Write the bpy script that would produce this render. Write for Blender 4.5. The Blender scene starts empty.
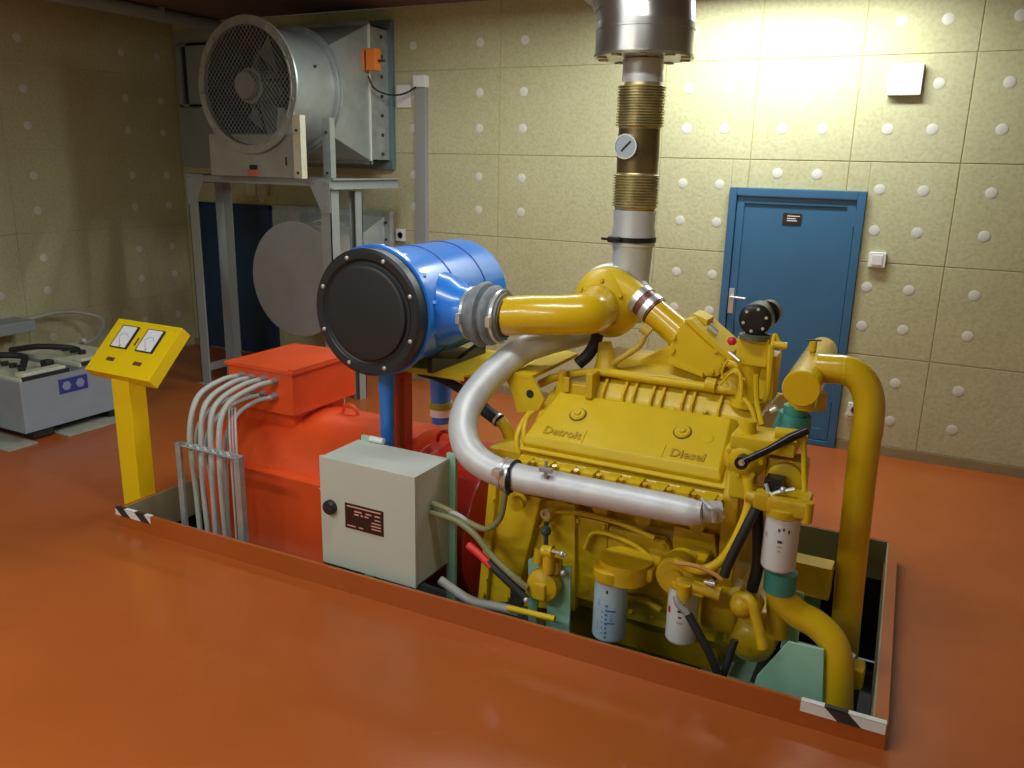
import bpy, bmesh, math, random
from mathutils import Vector as V, Matrix
random.seed(4)
S = bpy.context.scene
COL = S.collection
PI = math.pi
R = math.radians

# ------------------------------------------------------------------ camera
F = 830.0; CX = 512.0; CY = 384.0; EYE = V((0, 0, 2.0))
_down = V((440 - CX, 3500 - CY, F)).normalized()
_fw = V((958 - CX, 173 - CY, F)); _fw = (_fw - _down * _fw.dot(_down)).normalized()
_rt = _down.cross(_fw)
ROWS = (_rt, _fw, -_down)                      # world axes seen from the camera
cam = bpy.data.cameras.new('camera'); cam.sensor_width = 36; cam.lens = F * 36 / 1024
cam.clip_start = 0.05
cam_o = bpy.data.objects.new('camera', cam); COL.objects.link(cam_o)
m = Matrix(((ROWS[0][0], -ROWS[0][1], -ROWS[0][2], EYE.x),
            (ROWS[1][0], -ROWS[1][1], -ROWS[1][2], EYE.y),
            (ROWS[2][0], -ROWS[2][1], -ROWS[2][2], EYE.z), (0, 0, 0, 1)))
cam_o.matrix_world = m
S.camera = cam_o


def _ray(px, py):
    d = V((px - CX, py - CY, F))
    return V((ROWS[0].dot(d), ROWS[1].dot(d), ROWS[2].dot(d)))


def at(px, py, Y):
    """surveyed point: the sight line through (px,py) met at depth Y"""
    r = _ray(px, py); t = Y / r.y
    return V((r.x * t, Y, EYE.z + r.z * t))


# ------------------------------------------------------------------ materials
def mat(name, col, rough=.5, metal=0., coat=0., bump=0., bscale=60., var=0., vscale=6., emit=None, spec=.5):
    mt = bpy.data.materials.new(name); mt.use_nodes = True
    nt = mt.node_tree; b = nt.nodes['Principled BSDF']
    b.inputs['Base Color'].default_value = (*col, 1)
    b.inputs['Roughness'].default_value = rough
    b.inputs['Metallic'].default_value = metal
    b.inputs['Coat Weight'].default_value = coat
    b.inputs['Coat Roughness'].default_value = .12
    b.inputs['Specular IOR Level'].default_value = spec
    tc = nt.nodes.new('ShaderNodeTexCoord')
    if var:
        n = nt.nodes.new('ShaderNodeTexNoise'); n.inputs['Scale'].default_value = vscale
        n.inputs['Detail'].default_value = 6
        nt.links.new(tc.outputs['Object'], n.inputs['Vector'])
        r = nt.nodes.new('ShaderNodeValToRGB')
        r.color_ramp.elements[0].position = .3; r.color_ramp.elements[1].position = .7
        r.color_ramp.elements[0].color = (*[c * (1 - var) for c in col], 1)
        r.color_ramp.elements[1].color = (*[min(1, c * (1 + var)) for c in col], 1)
        nt.links.new(n.outputs['Fac'], r.inputs['Fac'])
        nt.links.new(r.outputs['Color'], b.inputs['Base Color'])
    if bump:
        n = nt.nodes.new('ShaderNodeTexNoise'); n.inputs['Scale'].default_value = bscale
        n.inputs['Detail'].default_value = 5
        nt.links.new(tc.outputs['Object'], n.inputs['Vector'])
        bp = nt.nodes.new('ShaderNodeBump'); bp.inputs['Strength'].default_value = bump
        bp.inputs['Distance'].default_value = .01
        nt.links.new(n.outputs['Fac'], bp.inputs['Height'])
        nt.links.new(bp.outputs['Normal'], b.inputs['Normal'])
    if emit:
        b.inputs['Emission Color'].default_value = (*col, 1)
        b.inputs['Emission Strength'].default_value = emit
    return mt


def lin(r, g, b):
    f = lambda c: (c / 255 / 12.92) if c / 255 <= .04045 else ((c / 255 + .055) / 1.055) ** 2.4
    return (f(r), f(g), f(b))


YEL = mat('yellow_enamel', (.70, .47, .012), .46, coat=.06, spec=.3, bump=.06, bscale=45, var=.07, vscale=5)
YELP = mat('yellow_pipe_paint', (.70, .44, .007), .27, coat=.5, bump=.02, bscale=14, var=.04, vscale=3)
YELS = mat('signal_yellow_sheet', (.86, .60, .005), .35, coat=.2)
YELC = mat('yellow_casting', (.62, .40, .007), .42, coat=.25, bump=.35, bscale=26, var=.14, vscale=9)
RED = mat('red_orange_enamel', (.80, .085, .015), .38, coat=.3, bump=.04, bscale=30, var=.08, vscale=4)
REDU = mat('red_brown_angle', (.60, .05, .02), .4, coat=.2)
REDD = mat('deep_red_paint', (.55, .025, .01), .35, coat=.3)
BLUE = mat('blue_enamel', (.02, .22, .78), .3, coat=.4, bump=.02, bscale=20, var=.05)
DOORB = mat('door_blue_paint', (.035, .13, .25), .45, var=.05, vscale=3)
NAVY = mat('dark_blue_sheet', (.012, .045, .12), .5, var=.08, vscale=3)
BLACK = mat('black_plastic', (.018, .020, .023), .42)
BLACKM = mat('black_metal', (.02, .02, .02), .3, metal=.4)
RUB = mat('black_rubber', (.015, .015, .016), .6)
GREYP = mat('grey_cabinet_paint', (.54, .56, .50), .5)
GALV = mat('galvanised_steel', (.40, .44, .44), .4, metal=.45, var=.18, vscale=14)
RACK = mat('grey_rack_paint', (.30, .34, .34), .5, var=.05)
DUCT = mat('duct_sheet_steel', (.40, .45, .44), .34, metal=.4, var=.12, vscale=7)
CHROME = mat('polished_steel', (.66, .67, .68), .34, metal=.7)
ALU = mat('aluminised_pipe', (.62, .62, .64), .48, metal=.25, bump=.05, bscale=60, var=.08, vscale=12)
SILV = mat('silver_painted_pipe', (.60, .60, .60), .42, metal=.35, var=.06, vscale=14)
FOIL = mat('insulation_cladding_steel', (.52, .50, .48), .28, metal=.92, bump=.05, bscale=8, var=.1, vscale=4)
BRONZE = mat('heat_tinted_steel', (.50, .42, .20), .38, metal=.7, var=.25, vscale=14)
BRONZED = mat('dark_heat_tinted_steel', (.20, .15, .07), .36, metal=.8, var=.3, vscale=10)
HOSE = mat('grey_silicone_hose', (.20, .22, .24), .6, bump=.3, bscale=50, var=.2, vscale=20)
MINT = mat('mint_green_paint', (.34, .62, .47), .5, var=.08)
TEAL = mat('teal_hose', (.05, .28, .24), .5)
WHITE = mat('white_plastic', (.78, .78, .76), .4)
CREAM = mat('cream_plastic', (.62, .62, .48), .5, var=.1, vscale=10)
FILT = mat('white_filter_can', (.66, .67, .68), .35, coat=.3)
FILTB = mat('pale_blue_filter_can', (.42, .56, .68), .35, coat=.3, var=.08, vscale=12)
CABG = mat('grey_cable_sheath', (.42, .43, .40), .5)
CABO = mat('olive_cable_sheath', (.22, .22, .10), .5)
REDC = mat('red_sleeve', (.75, .03, .02), .5)
ORG = mat('orange_plastic', (.88, .24, .03), .45)
BATT = mat('grey_blue_battery_case', (.27, .32, .38), .5, var=.05)
PIT = mat('pit_wall_paint', (.30, .29, .17), .6, var=.15, vscale=3)
PITD = mat('pit_painted_shade', (.02, .02, .018), .6, var=.3, vscale=6, bump=.3, bscale=20)  # near-black colour carries the shade of the lower pit recess
CEIL = mat('ceiling_concrete', (.16, .10, .08), .8, var=.1, vscale=2, bump=.1)
INK = mat('dark_ink', (.03, .03, .03), .5)
INKB = mat('blue_ink', (.04, .10, .40), .5)
INKB2 = mat('mid_blue_ink', (.09, .20, .48), .5)
INKL = mat('light_blue_ink', (.26, .42, .62), .5)
INKT = mat('tan_ink', (.45, .35, .28), .5)
PLATE = mat('black_plate', (.03, .012, .01), .35)
PRINT = mat('pale_print', (.70, .35, .28), .5)
WPRINT = mat('white_print', (.8, .8, .75), .5)
PAPER = mat('meter_face', (.82, .86, .90), .3)
RUST = mat('brown_metal_band', (.20, .07, .045), .4, metal=.3)
OLIVE = mat('olive_sticker', (.35, .36, .03), .5)
WOOD = mat('grey_board', (.33, .33, .28), .7, var=.15, vscale=9)
REDK = mat('red_cap', (.6, .02, .02), .4)
TRUNK = mat('grey_trunking', (.30, .31, .31), .5)
DKGREY = mat('dark_grey_metal', (.06, .065, .07), .45, metal=.4, var=.2, vscale=9)
INSIDE = mat('fan_inside_paint', (.035, .055, .075), .5)


def floor_mat():
    mt = mat('red_floor_paint', (.50, .085, .014), .3, coat=.25)
    nt = mt.node_tree; b = nt.nodes['Principled BSDF']
    tc = nt.nodes.new('ShaderNodeTexCoord')
    n = nt.nodes.new('ShaderNodeTexNoise'); n.inputs['Scale'].default_value = 1.3; n.inputs['Detail'].default_value = 8
    nt.links.new(tc.outputs['Object'], n.inputs['Vector'])
    r = nt.nodes.new('ShaderNodeValToRGB')
    r.color_ramp.elements[0].position = .3; r.color_ramp.elements[1].position = .72
    r.color_ramp.elements[0].color = (.38, .084, .013, 1); r.color_ramp.elements[1].color = (.45, .105, .018, 1)
    nt.links.new(n.outputs['Fac'], r.inputs['Fac'])
    # scattered pale scuffs and specks
    n2 = nt.nodes.new('ShaderNodeTexNoise'); n2.inputs['Scale'].default_value = 9; n2.inputs['Detail'].default_value = 10
    nt.links.new(tc.outputs['Object'], n2.inputs['Vector'])
    r2 = nt.nodes.new('ShaderNodeValToRGB')
    r2.color_ramp.elements[0].position = .70; r2.color_ramp.elements[0].color = (0, 0, 0, 1)
    r2.color_ramp.elements[1].position = .80; r2.color_ramp.elements[1].color = (.5, .5, .5, 1)
    nt.links.new(n2.outputs['Fac'], r2.inputs['Fac'])
    mx = nt.nodes.new('ShaderNodeMix'); mx.data_type = 'RGBA'
    nt.links.new(r2.outputs['Color'], mx.inputs['Factor'])
    nt.links.new(r.outputs['Color'], mx.inputs['A']); mx.inputs['B'].default_value = (.56, .16, .07, 1)
    nt.links.new(mx.outputs['Result'], b.inputs['Base Color'])
    n3 = nt.nodes.new('ShaderNodeTexNoise'); n3.inputs['Scale'].default_value = 5; n3.inputs['Detail'].default_value = 5
    nt.links.new(tc.outputs['Object'], n3.inputs['Vector'])
    mr = nt.nodes.new('ShaderNodeMapRange'); mr.inputs['To Min'].default_value = .30; mr.inputs['To Max'].default_value = .48
    nt.links.new(n3.outputs['Fac'], mr.inputs['Value']); nt.links.new(mr.outputs['Result'], b.inputs['Roughness'])
    bp = nt.nodes.new('ShaderNodeBump'); bp.inputs['Strength'].default_value = .10; bp.inputs['Distance'].default_value = .02
    nt.links.new(n3.outputs['Fac'], bp.inputs['Height']); nt.links.new(bp.outputs['Normal'], b.inputs['Normal'])
    return mt


FLOOR = floor_mat()


def panel_mat():
    mt = mat('mineral_wool_board', (.52, .47, .27), .9, spec=.15)
    nt = mt.node_tree; b = nt.nodes['Principled BSDF']
    tc = nt.nodes.new('ShaderNodeTexCoord')
    n = nt.nodes.new('ShaderNodeTexNoise'); n.inputs['Scale'].default_value = 1.2; n.inputs['Detail'].default_value = 3
    n2 = nt.nodes.new('ShaderNodeTexNoise'); n2.inputs['Scale'].default_value = 42; n2.inputs['Detail'].default_value = 8
    for k in (n, n2): nt.links.new(tc.outputs['Object'], k.inputs['Vector'])
    r = nt.nodes.new('ShaderNodeValToRGB')
    r.color_ramp.elements[0].position = .3; r.color_ramp.elements[1].position = .7
    r.color_ramp.elements[0].color = (.50, .48, .28, 1); r.color_ramp.elements[1].color = (.56, .545, .34, 1)
    nt.links.new(n.outputs['Fac'], r.inputs['Fac'])
    mx = nt.nodes.new('ShaderNodeMix'); mx.data_type = 'RGBA'; mx.blend_type = 'MULTIPLY'
    mx.inputs['Factor'].default_value = 1
    r2 = nt.nodes.new('ShaderNodeValToRGB')
    r2.color_ramp.elements[0].position = .25; r2.color_ramp.elements[0].color = (.84, .83, .78, 1)
    r2.color_ramp.elements[1].position = .6; r2.color_ramp.elements[1].color = (1, 1, 1, 1)
    nt.links.new(n2.outputs['Fac'], r2.inputs['Fac'])
    nt.links.new(r.outputs['Color'], mx.inputs['A']); nt.links.new(r2.outputs['Color'], mx.inputs['B'])
    nt.links.new(mx.outputs['Result'], b.inputs['Base Color'])
    bp = nt.nodes.new('ShaderNodeBump'); bp.inputs['Strength'].default_value = .35; bp.inputs['Distance'].default_value = .006
    nt.links.new(n2.outputs['Fac'], bp.inputs['Height']); nt.links.new(bp.outputs['Normal'], b.inputs['Normal'])
    return mt


BOARD = panel_mat()
SEAM = mat('board_joint', (.46, .40, .20), .9)


# ------------------------------------------------------------------ mesh helpers
def frame(d):
    d = V(d).normalized()
    a = V((0, 0, 1)) if abs(d.z) < .9 else V((0, 1, 0))
    u = d.cross(a).normalized(); w = u.cross(d).normalized()
    return u, w


class MB:
    def __init__(s):
        s.bm = bmesh.new(); s.mats = []

    def mi(s, m):
        if m not in s.mats: s.mats.append(m)
        return s.mats.index(m)

    def _faces(s, faces, m):
        if m is not None:
            i = s.mi(m)
            for f in faces: f.material_index = i

    def box(s, lo, hi, bev=0., m=None, M=None):
        lo = V(lo); hi = V(hi)
        tmp = bmesh.new()
        bmesh.ops.create_cube(tmp, size=1)
        for v in tmp.verts:
            v.co = V([(lo[i] + hi[i]) / 2 + v.co[i] * (hi[i] - lo[i]) for i in range(3)])
        if bev: bmesh.ops.bevel(tmp, geom=tmp.edges[:], offset=bev, segments=2, profile=.5, affect='EDGES')
        s._merge(tmp, m, M); return s

    def _merge(s, tmp, m=None, M=None):
        if M is not None: tmp.transform(M)
        i = s.mi(m) if m is not None else 0
        vm = {}
        for v in tmp.verts: vm[v] = s.bm.verts.new(v.co)
        for f in tmp.faces:
            try:
                nf = s.bm.faces.new([vm[v] for v in f.verts]); nf.material_index = i
            except ValueError: pass
        tmp.free()

    def prism(s, pts, vec, bev=0., m=None):
        """closed polygon pts extruded along vec"""
        tmp = bmesh.new(); vec = V(vec)
        a = [tmp.verts.new(V(p)) for p in pts]; b = [tmp.verts.new(V(p) + vec) for p in pts]
        tmp.faces.new(a); tmp.faces.new(b[::-1])
        for i in range(len(pts)):
            j = (i + 1) % len(pts); tmp.faces.new((a[i], b[i], b[j], a[j]))
        bmesh.ops.recalc_face_normals(tmp, faces=tmp.faces[:])
        if bev: bmesh.ops.bevel(tmp, geom=tmp.edges[:], offset=bev, segments=2, profile=.5, affect='EDGES')
        s._merge(tmp, m); return s

    def rings(s, rings, cap0=True, cap1=True, m=None, closed=False):
        i = s.mi(m) if m is not None else 0
        rr = [[s.bm.verts.new(p) for p in r] for r in rings]
        n = len(rr[0]); seq = list(zip(rr, rr[1:])) + ([(rr[-1], rr[0])] if closed else [])
        for a, b in seq:
            for k in range(n):
                f = s.bm.faces.new((a[k], a[(k + 1) % n], b[(k + 1) % n], b[k])); f.material_index = i
        if not closed:
            if cap0: s.bm.faces.new(rr[0][::-1]).material_index = i
            if cap1: s.bm.faces.new(rr[-1]).material_index = i
        return s

    def lathe(s, o, d, prof, n=32, m=None, cap=True):
        """prof: list of (distance along d, radius)"""
        o = V(o); d = V(d).normalized(); u, w = frame(d)
        rs = []
        for t, r in prof:
            r = max(r, 1e-4)
            rs.append([o + d * t + (u * math.cos(2 * PI * k / n) + w * math.sin(2 * PI * k / n)) * r for k in range(n)])
        return s.rings(rs, cap, cap, m)

    def cyl(s, a, b, r, n=20, m=None, r2=None, bev=0.):
        a = V(a); b = V(b); L = (b - a).length; r2 = r if r2 is None else r2
        if bev: pr = [(0, r - bev), (bev, r), (L - bev, r2), (L, r2 - bev)]
        else: pr = [(0, r), (L, r2)]
        return s.lathe(a, b - a, pr, n, m)

    def tube(s, pts, r, n=14, sub=6, m=None, smooth=True, cap=True):
        pts = [V(p) for p in pts]
        rad = r if isinstance(r, (list, tuple)) else [r] * len(pts)
        if smooth and len(pts) > 2:
            P = [pts[0] * 2 - pts[1]] + pts + [pts[-1] * 2 - pts[-2]]
            out = []; ro = []
            for i in range(1, len(P) - 2):
                for k in range(sub):
                    t = k / sub
                    p0, p1, p2, p3 = P[i - 1:i + 3]
                    out.append(.5 * ((2 * p1) + (p2 - p0) * t + (2 * p0 - 5 * p1 + 4 * p2 - p3) * t * t + (3 * p1 - p0 - 3 * p2 + p3) * t ** 3))
                    ro.append(rad[i - 1] * (1 - t) + rad[i] * t)
            out.append(pts[-1]); ro.append(rad[-1]); pts, rad = out, ro
        d0 = (pts[1] - pts[0]).normalized(); u, w = frame(d0)
        rs = []
        for i, p in enumerate(pts):
            if i == 0: d = pts[1] - pts[0]
            elif i == len(pts) - 1: d = pts[-1] - pts[-2]
            else: d = (pts[i + 1] - pts[i]).normalized() + (pts[i] - pts[i - 1]).normalized()
            d.normalize()
            u = (u - d * u.dot(d)).normalized(); w = d.cross(u)
            rs.append([p + (u * math.cos(2 * PI * k / n) + w * math.sin(2 * PI * k / n)) * rad[i] for k in range(n)])
        return s.rings(rs, cap, cap, m)

    def bolt(s, c, d, r=.009, h=.008, m=None):
        d = V(d).normalized()
        s.lathe(V(c), d, [(0, r), (h, r)], 6, m); return s

    def blob(s, c, r, m=None, n=14):
        r = V(r) if not isinstance(r, (int, float)) else V((r, r, r))
        tmp = bmesh.new(); bmesh.ops.create_uvsphere(tmp, u_segments=n, v_segments=max(6, n // 2 + 2), radius=1)
        for v in tmp.verts: v.co = V(c) + V([v.co[i] * r[i] for i in range(3)])
        s._merge(tmp, m); return s

    def build(s, name, m, parent=None, ang=38, kind=None, label=None):
        me = bpy.data.meshes.new(name)
        off = world_loc(parent) if parent is not None else V((0, 0, 0))
        for v in s.bm.verts: v.co -= off
        bmesh.ops.recalc_face_normals(s.bm, faces=s.bm.faces[:])
        s.bm.to_mesh(me); s.bm.free()
        me.materials.append(m) if not s.mats else None
        if s.mats:
            for q in s.mats: me.materials.append(q)
        for p in me.polygons: p.use_smooth = True
        me.set_sharp_from_angle(angle=R(ang))
        o = bpy.data.objects.new(name, me); COL.objects.link(o)
        if len(me.polygons) < 4000: o.modifiers.new('weighted_normals', 'WEIGHTED_NORMAL').keep_sharp = True
        if parent is not None: o.parent = parent
        if kind: o['kind'] = kind
        if label: o['label'] = label
        return o


WL = {}


def world_loc(o):
    v = V((0, 0, 0))
    while o is not None:
        v += V(o.location); o = o.parent
    return v


def thing(name, label, cat, loc, group=None):
    o = bpy.data.objects.new(name, None); COL.objects.link(o)
    o.empty_display_size = .1; o.location = loc
    o['label'] = label; o['category'] = cat
    if group: o['group'] = group
    return o


def tag(o, label, cat, group=None):
    o['label'] = label; o['category'] = cat
    if group: o['group'] = group
    return o


def recentre(o):
    """put a top-level mesh's origin at the base of its own shape"""
    me = o.data; xs = [v.co for v in me.vertices]
    c = V(((min(v.x for v in xs) + max(v.x for v in xs)) / 2, (min(v.y for v in xs) + max(v.y for v in xs)) / 2, min(v.z for v in xs)))
    me.transform(Matrix.Translation(-c)); o.location = c
    return o


def text(name, body, size, M, m, parent=None, ext=.002, align='CENTER', sx=1., label=None, bold=0.):
    cu = bpy.data.curves.new(name, 'FONT'); cu.body = body; cu.size = size; cu.extrude = ext
    cu.align_x = align; cu.align_y = 'CENTER'; cu.resolution_u = 3; cu.offset = bold
    to = bpy.data.objects.new(name + '_src', cu); COL.objects.link(to)
    bpy.context.view_layer.update()
    me = bpy.data.meshes.new_from_object(to); me.name = name
    bpy.data.objects.remove(to); bpy.data.curves.remove(cu)
    off = world_loc(parent) if parent is not None else V((0, 0, 0))
    me.transform(Matrix.Translation(-off) @ M @ Matrix.Diagonal((sx, 1, 1, 1)))
    me.materials.clear(); me.materials.append(m)
    o = bpy.data.objects.new(name, me); COL.objects.link(o)
    if parent is not None: o.parent = parent
    if label: o['label'] = label
    return o


def basis(o, x, y):
    x = V(x).normalized(); y = V(y); y = (y - x * y.dot(x)).normalized(); z = x.cross(y)
    return Matrix(((x.x, y.x, z.x, o[0]), (x.y, y.y, z.y, o[1]), (x.z, y.z, z.z, o[2]), (0, 0, 0, 1)))


def copy_tree(o, d, parent=None):
    c = o.copy(); COL.objects.link(c); c.parent = parent
    if parent is None: c.location = V(o.location) + V(d)
    for ch in list(o.children): copy_tree(ch, d, c)
    return c


# ------------------------------------------------------------------ the setting
XL, XR, YF, YB, ZC = -7.17, 2.6, -1.6, 6.34, 3.265
PX0, PX1, PY0, PY1 = -3.86, 0.02, 2.81, 4.52         # pit inside
PZ = -.62

PY0R = 2.895


def ky(x): return PY0 + (PY0R - PY0) * (x - PX0) / (PX1 - PX0)


b = MB()
b.prism([(XL, YF, 0), (XR, YF, 0), (XR, PY0R, 0), (PX1, PY0R, 0), (PX0, PY0, 0), (XL, PY0, 0)], (0, 0, -.1)); b.prism([(XL, PY1, 0), (-.065, PY1, 0), (XR, PY1, 0), (XR, YB, 0), (XL, YB, 0)], (0, 0, -.1))
b.box((XL, PY0, -.1), (PX0, PY1, 0)); b.prism([(PX1, PY0R, 0), (XR, PY0R, 0), (XR, PY1, 0), (-.065, PY1, 0)], (0, 0, -.1))
b.build('floor', FLOOR, kind='structure')
b = MB()
b.box((PX0, PY0, PZ - .05), (PX1, PY1, PZ))
b.box((PX0 - .12, PY0 - .05, PZ), (PX0 - .02, PY1 + .05, -.1)); b.box((PX1 + .02, PY0 - .05, PZ), (PX1 + .12, PY1 + .05, -.1))
b.box((PX0, PY0 - .12, PZ), (PX1, PY0 - .02, -.1)); b.box((PX0, PY1 + .02, PZ), (PX1, PY1 + .12, -.1))
b.build('trim_1', PITD, kind='structure')
MB().box((XL, YF, ZC), (XR, YB, ZC + .1)).build('ceiling', CEIL, kind='structure')

CH = .105
# sheet kerb round the pit: orange outside and on top, olive inside


def kerb(name, a0, a1, nrm, th):
    """a0,a1: inner line; nrm: outwards"""
    n = V(nrm) * th; a0 = V(a0); a1 = V(a1)
    bb = MB()
    up = V((0, 0, 1))
    bb.prism([a0 + up * .0, a0 + up * CH, a0 + up * CH + n, a0 + up * 0 + n], a1 - a0, 0, FLOOR)
    q = -V(nrm) * .006
    bb.prism([a0 + q + up * -.12, a0 + q + up * (CH - .003), a0 + up * (CH - .003), a0 + up * -.12], a1 - a0, 0, PIT)
    return bb.build(name, FLOOR, kind='structure')


kerb('trim_2', (PX0 - .01, ky(PX0), 0), (PX1 + .03, ky(PX1 + .03), 0), (0, -1, 0), .016)
kerb('trim_3', (PX0, PY1, 0), (PX1 - .05, PY1, 0), (0, 1, 0), .016)
kerb('trim_4', (PX0, PY0, 0), (PX0, PY1, 0), (-1, 0, 0), .02)
kerb('trim_5', (PX1 - .015, PY0R, 0), (PX1 - .075, PY1, 0), (1, 0, 0), .045)

ZROW = [.07, .725, 1.385, 2.062, 2.745, ZC]
XCOL = [XL, -5.9, -4.48, -3.43, -2.03, -1.352, -.672, .008, .688, 1.368, 2.048, XR]
YCOL = [YF, -.2, 1.61, 3.05, 4.49, 5.93, YB]
G = .003
door = (-1.475, -.535, 1.862)
b = MB(); bs = MB()
# backing with the door opening left out
b.box((XL - .1, YB + .005, -.1), (door[0], YB + .13, ZC), 0, SEAM)
b.box((door[1], YB + .005, -.1), (XR + .1, YB + .13, ZC), 0, SEAM)
b.box((door[0], YB + .005, door[2]), (door[1], YB + .13, ZC), 0, SEAM)
for i in range(len(XCOL) - 1):
    for k in range(5):
        x0, x1, z0, z1 = XCOL[i] + G, XCOL[i + 1] - G, ZROW[k] + G, ZROW[k + 1] - G
        segs = [(x0, x1, z0, z1)]
        if z0 < door[2] and x1 > door[0] and x0 < door[1]:
            segs = []
            if x0 < door[0] - .02: segs.append((x0, door[0], z0, z1))
            if x1 > door[1] + .02: segs.append((door[1], x1, z0, z1))
            if z1 > door[2]: segs.append((max(x0, door[0]), min(x1, door[1]), door[2], z1))
        for q in segs: b.box((q[0], YB, q[2]), (q[1], YB + .035, q[3]), .004, BOARD)
wall_back = b.build('wall_back', BOARD, kind='structure')
b = MB()
b.box((XL, YB - .012, 0), (door[0] - .02, YB + .03, .07)); b.box((door[1] + .01, YB - .012, 0), (XR, YB + .03, .07))
b.build('baseboard_back', mat('skirting_paint', (.30, .24, .12), .7, var=.1), kind='structure')
b = MB()
b.box((XL - .13, YF - .1, -.1), (XL - .005, YB + .1, ZC), 0, SEAM)
ZL = [.0, .585, 1.305, 2.02, 2.735, ZC]
for i in range(len(YCOL) - 1):
    for k in range(5):
        b.box((XL - .035, YCOL[i] + .0012, ZL[k] + .0012), (XL, YCOL[i + 1] - .0012, ZL[k + 1] - .0012), .0015, BOARD)
wall_left = b.build('wall_left', BOARD, kind='structure')
b = MB()
b.box((XR + .005, YF - .1, -.1), (XR + .13, YB + .1, ZC), 0, SEAM)
for i in range(len(YCOL) - 1):
    for k in range(5):
        b.box((XR, YCOL[i] + G, ZL[k] + G), (XR + .035, YCOL[i + 1] - G, ZL[k + 1] - G), .004, BOARD)
b.build('wall_right', BOARD, kind='structure')
b = MB(); b.box((XL, YF - .13, -.1), (XR, YF, ZC), 0, BOARD)
b.build('wall_front', BOARD, kind='structure')

# fixing discs
proto = None


def disc(c, d, parent, me=[None, None]):
    k = 0 if d[1] else 1
    if me[k] is None:
        bb = MB(); bb.lathe((0, 0, 0), d, [(-.002, .036), (.0015, .036), (.003, .030), (.0035, .006)], 18)
        o = bb.build('fixing_disc', mat('disc_plastic_%d' % k, (.66, .66, .58), .5), parent); me[k] = o.data
    else:
        o = bpy.data.objects.new('fixing_disc', me[k]); COL.objects.link(o); o.parent = parent
    o.location = c


bx = [-6.1, -5.7, -4.28, -3.62, -3.21, -1.84, -1.56, -1.15, -.88, -.46, -.19, .21, .49, .89]
for x in bx:
    for z in (.265, .545, .932, 1.21, 1.603, 1.88, 2.275, 2.56, 2.95):
        if door[0] - .03 < x < door[1] + .03 and z < 1.9: continue
        if x < -4.3 and not (-6 > x): continue
        if x < -1.9 and z < 1.3: continue
        if x > .3 and z < 2: continue
        if (x, z) == (-.46, 2.56): continue
        disc((x, YB, z), (0, -1, 0), wall_back)
for z in (1.97,):
    for x in (-1.15, -.88): disc((x, YB, z), (0, -1, 0), wall_back)
for y in (4.28, 4.71, 5.72, 6.13, 3.27):
    for z in (.36, .79, 1.085, 1.50, 1.80, 2.22, 2.52, 2.93):
        if y < 4.5 and z > 1.6: continue
        disc((XL, y, z), (1, 0, 0), wall_left)

# door
b = MB(); fw = .055
b.box((door[0], YB - .03, 0), (door[0] + fw, YB + .1, door[2]), .004)
b.box((door[1] - fw, YB - .03, 0), (door[1], YB + .1, door[2]), .004)
b.box((door[0] + fw, YB - .03, door[2] - fw), (door[1] - fw, YB + .1, door[2]), .004)
b.box((door[0] + fw, YB - .03, 0), (door[1] - fw, YB + .1, .04), .004)
fr = b.build('door_1', DOORB, kind='structure', label='blue painted steel door in its frame')
b = MB()
x0, x1 = door[0] + fw + .004, door[1] - fw - .004
b.box((x0, YB + .0, .045), (x1, YB + .04, door[2] - fw - .004), .003)
# raised border round a sunk field
for q in ((x0, x0 + .055, .045, door[2] - fw - .004), (x1 - .055, x1, .045, door[2] - fw - .004)):
    b.box((q[0], YB - .012, q[2]), (q[1], YB + .01, q[3]), .003)
for q in ((.045, .13), (1.752, door[2] - fw - .004)):
    b.box((x0 + .054, YB - .012, q[0]), (x1 - .054, YB + .01, q[1]), .003)
leaf = b.build('door_leaf', DOORB, fr)
b = MB()
b.box((-1.415, YB - .018, .93), (-1.375, YB - .01, 1.12), .003)
b.cyl((-1.395, YB - .012, 1.06), (-1.395, YB - .055, 1.06), .011, 12)
b.tube([(-1.395, YB - .055, 1.06), (-1.34, YB - .06, 1.06), (-1.28, YB - .058, 1.057)], .009, 10)
b.build('door_handle', CHROME, fr, label='steel lever handle on a narrow backplate')
b = MB(); b.box((-1.08, YB - .006, 1.615), (-.95, YB + .002, 1.695), .001)
sg = b.build('door_sign', PLATE, fr, label='small dark plate with pale lines of print')
for k, (zz, w) in enumerate(((1.675, .088), (1.657, .06), (1.642, .07))):
    MB().box((-1.05, YB - .008, zz - .003), (-1.05 + w, YB - .005, zz + .003)).build('print_line', WPRINT, sg)
for zz in (.35, 1.62):
    MB().cyl((door[1] - fw, YB - .02, zz), (door[1] - fw, YB - .02, zz + .12), .011, 10).build('hinge', DOORB, fr)

# ------------------------------------------------------------------ small things on the back wall
w = YB


def wallbox(name, label, cat, x, z, wx, wz, d=.03, m=WHITE, extra=None, group=None):
    t = thing(name, label, cat, (x, w, z - wz / 2), group)
    MB().box((x - wx / 2, w - d, z - wz / 2), (x + wx / 2, w, z + wz / 2), .006).build('body', m, t)
    if extra: extra(t)
    return t


def sp(t):
    MB().lathe((-.39, w - .03, 2.585), (0, -1, 0), [(0, .012), (.004, .010)], 12).build('sensor_dot', mat('amber_lens', (.75, .62, .25), .4), t)


wallbox('wall_panel_box', 'white square box high on the back wall, right of the exhaust stack', 'box', -.39, 2.585, .205, .195, .045, WHITE, sp)


def sw(x, z):
    def f(t):
        MB().box((x - .035, w - .036, z - .035), (x + .035, w - .028, z + .035), .003).build('rocker', WHITE, t)
        MB().box((x + .005, w - .039, z - .04), (x + .025, w - .035, z - .028), .001).build('marking', INKT, t)
    return f


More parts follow.
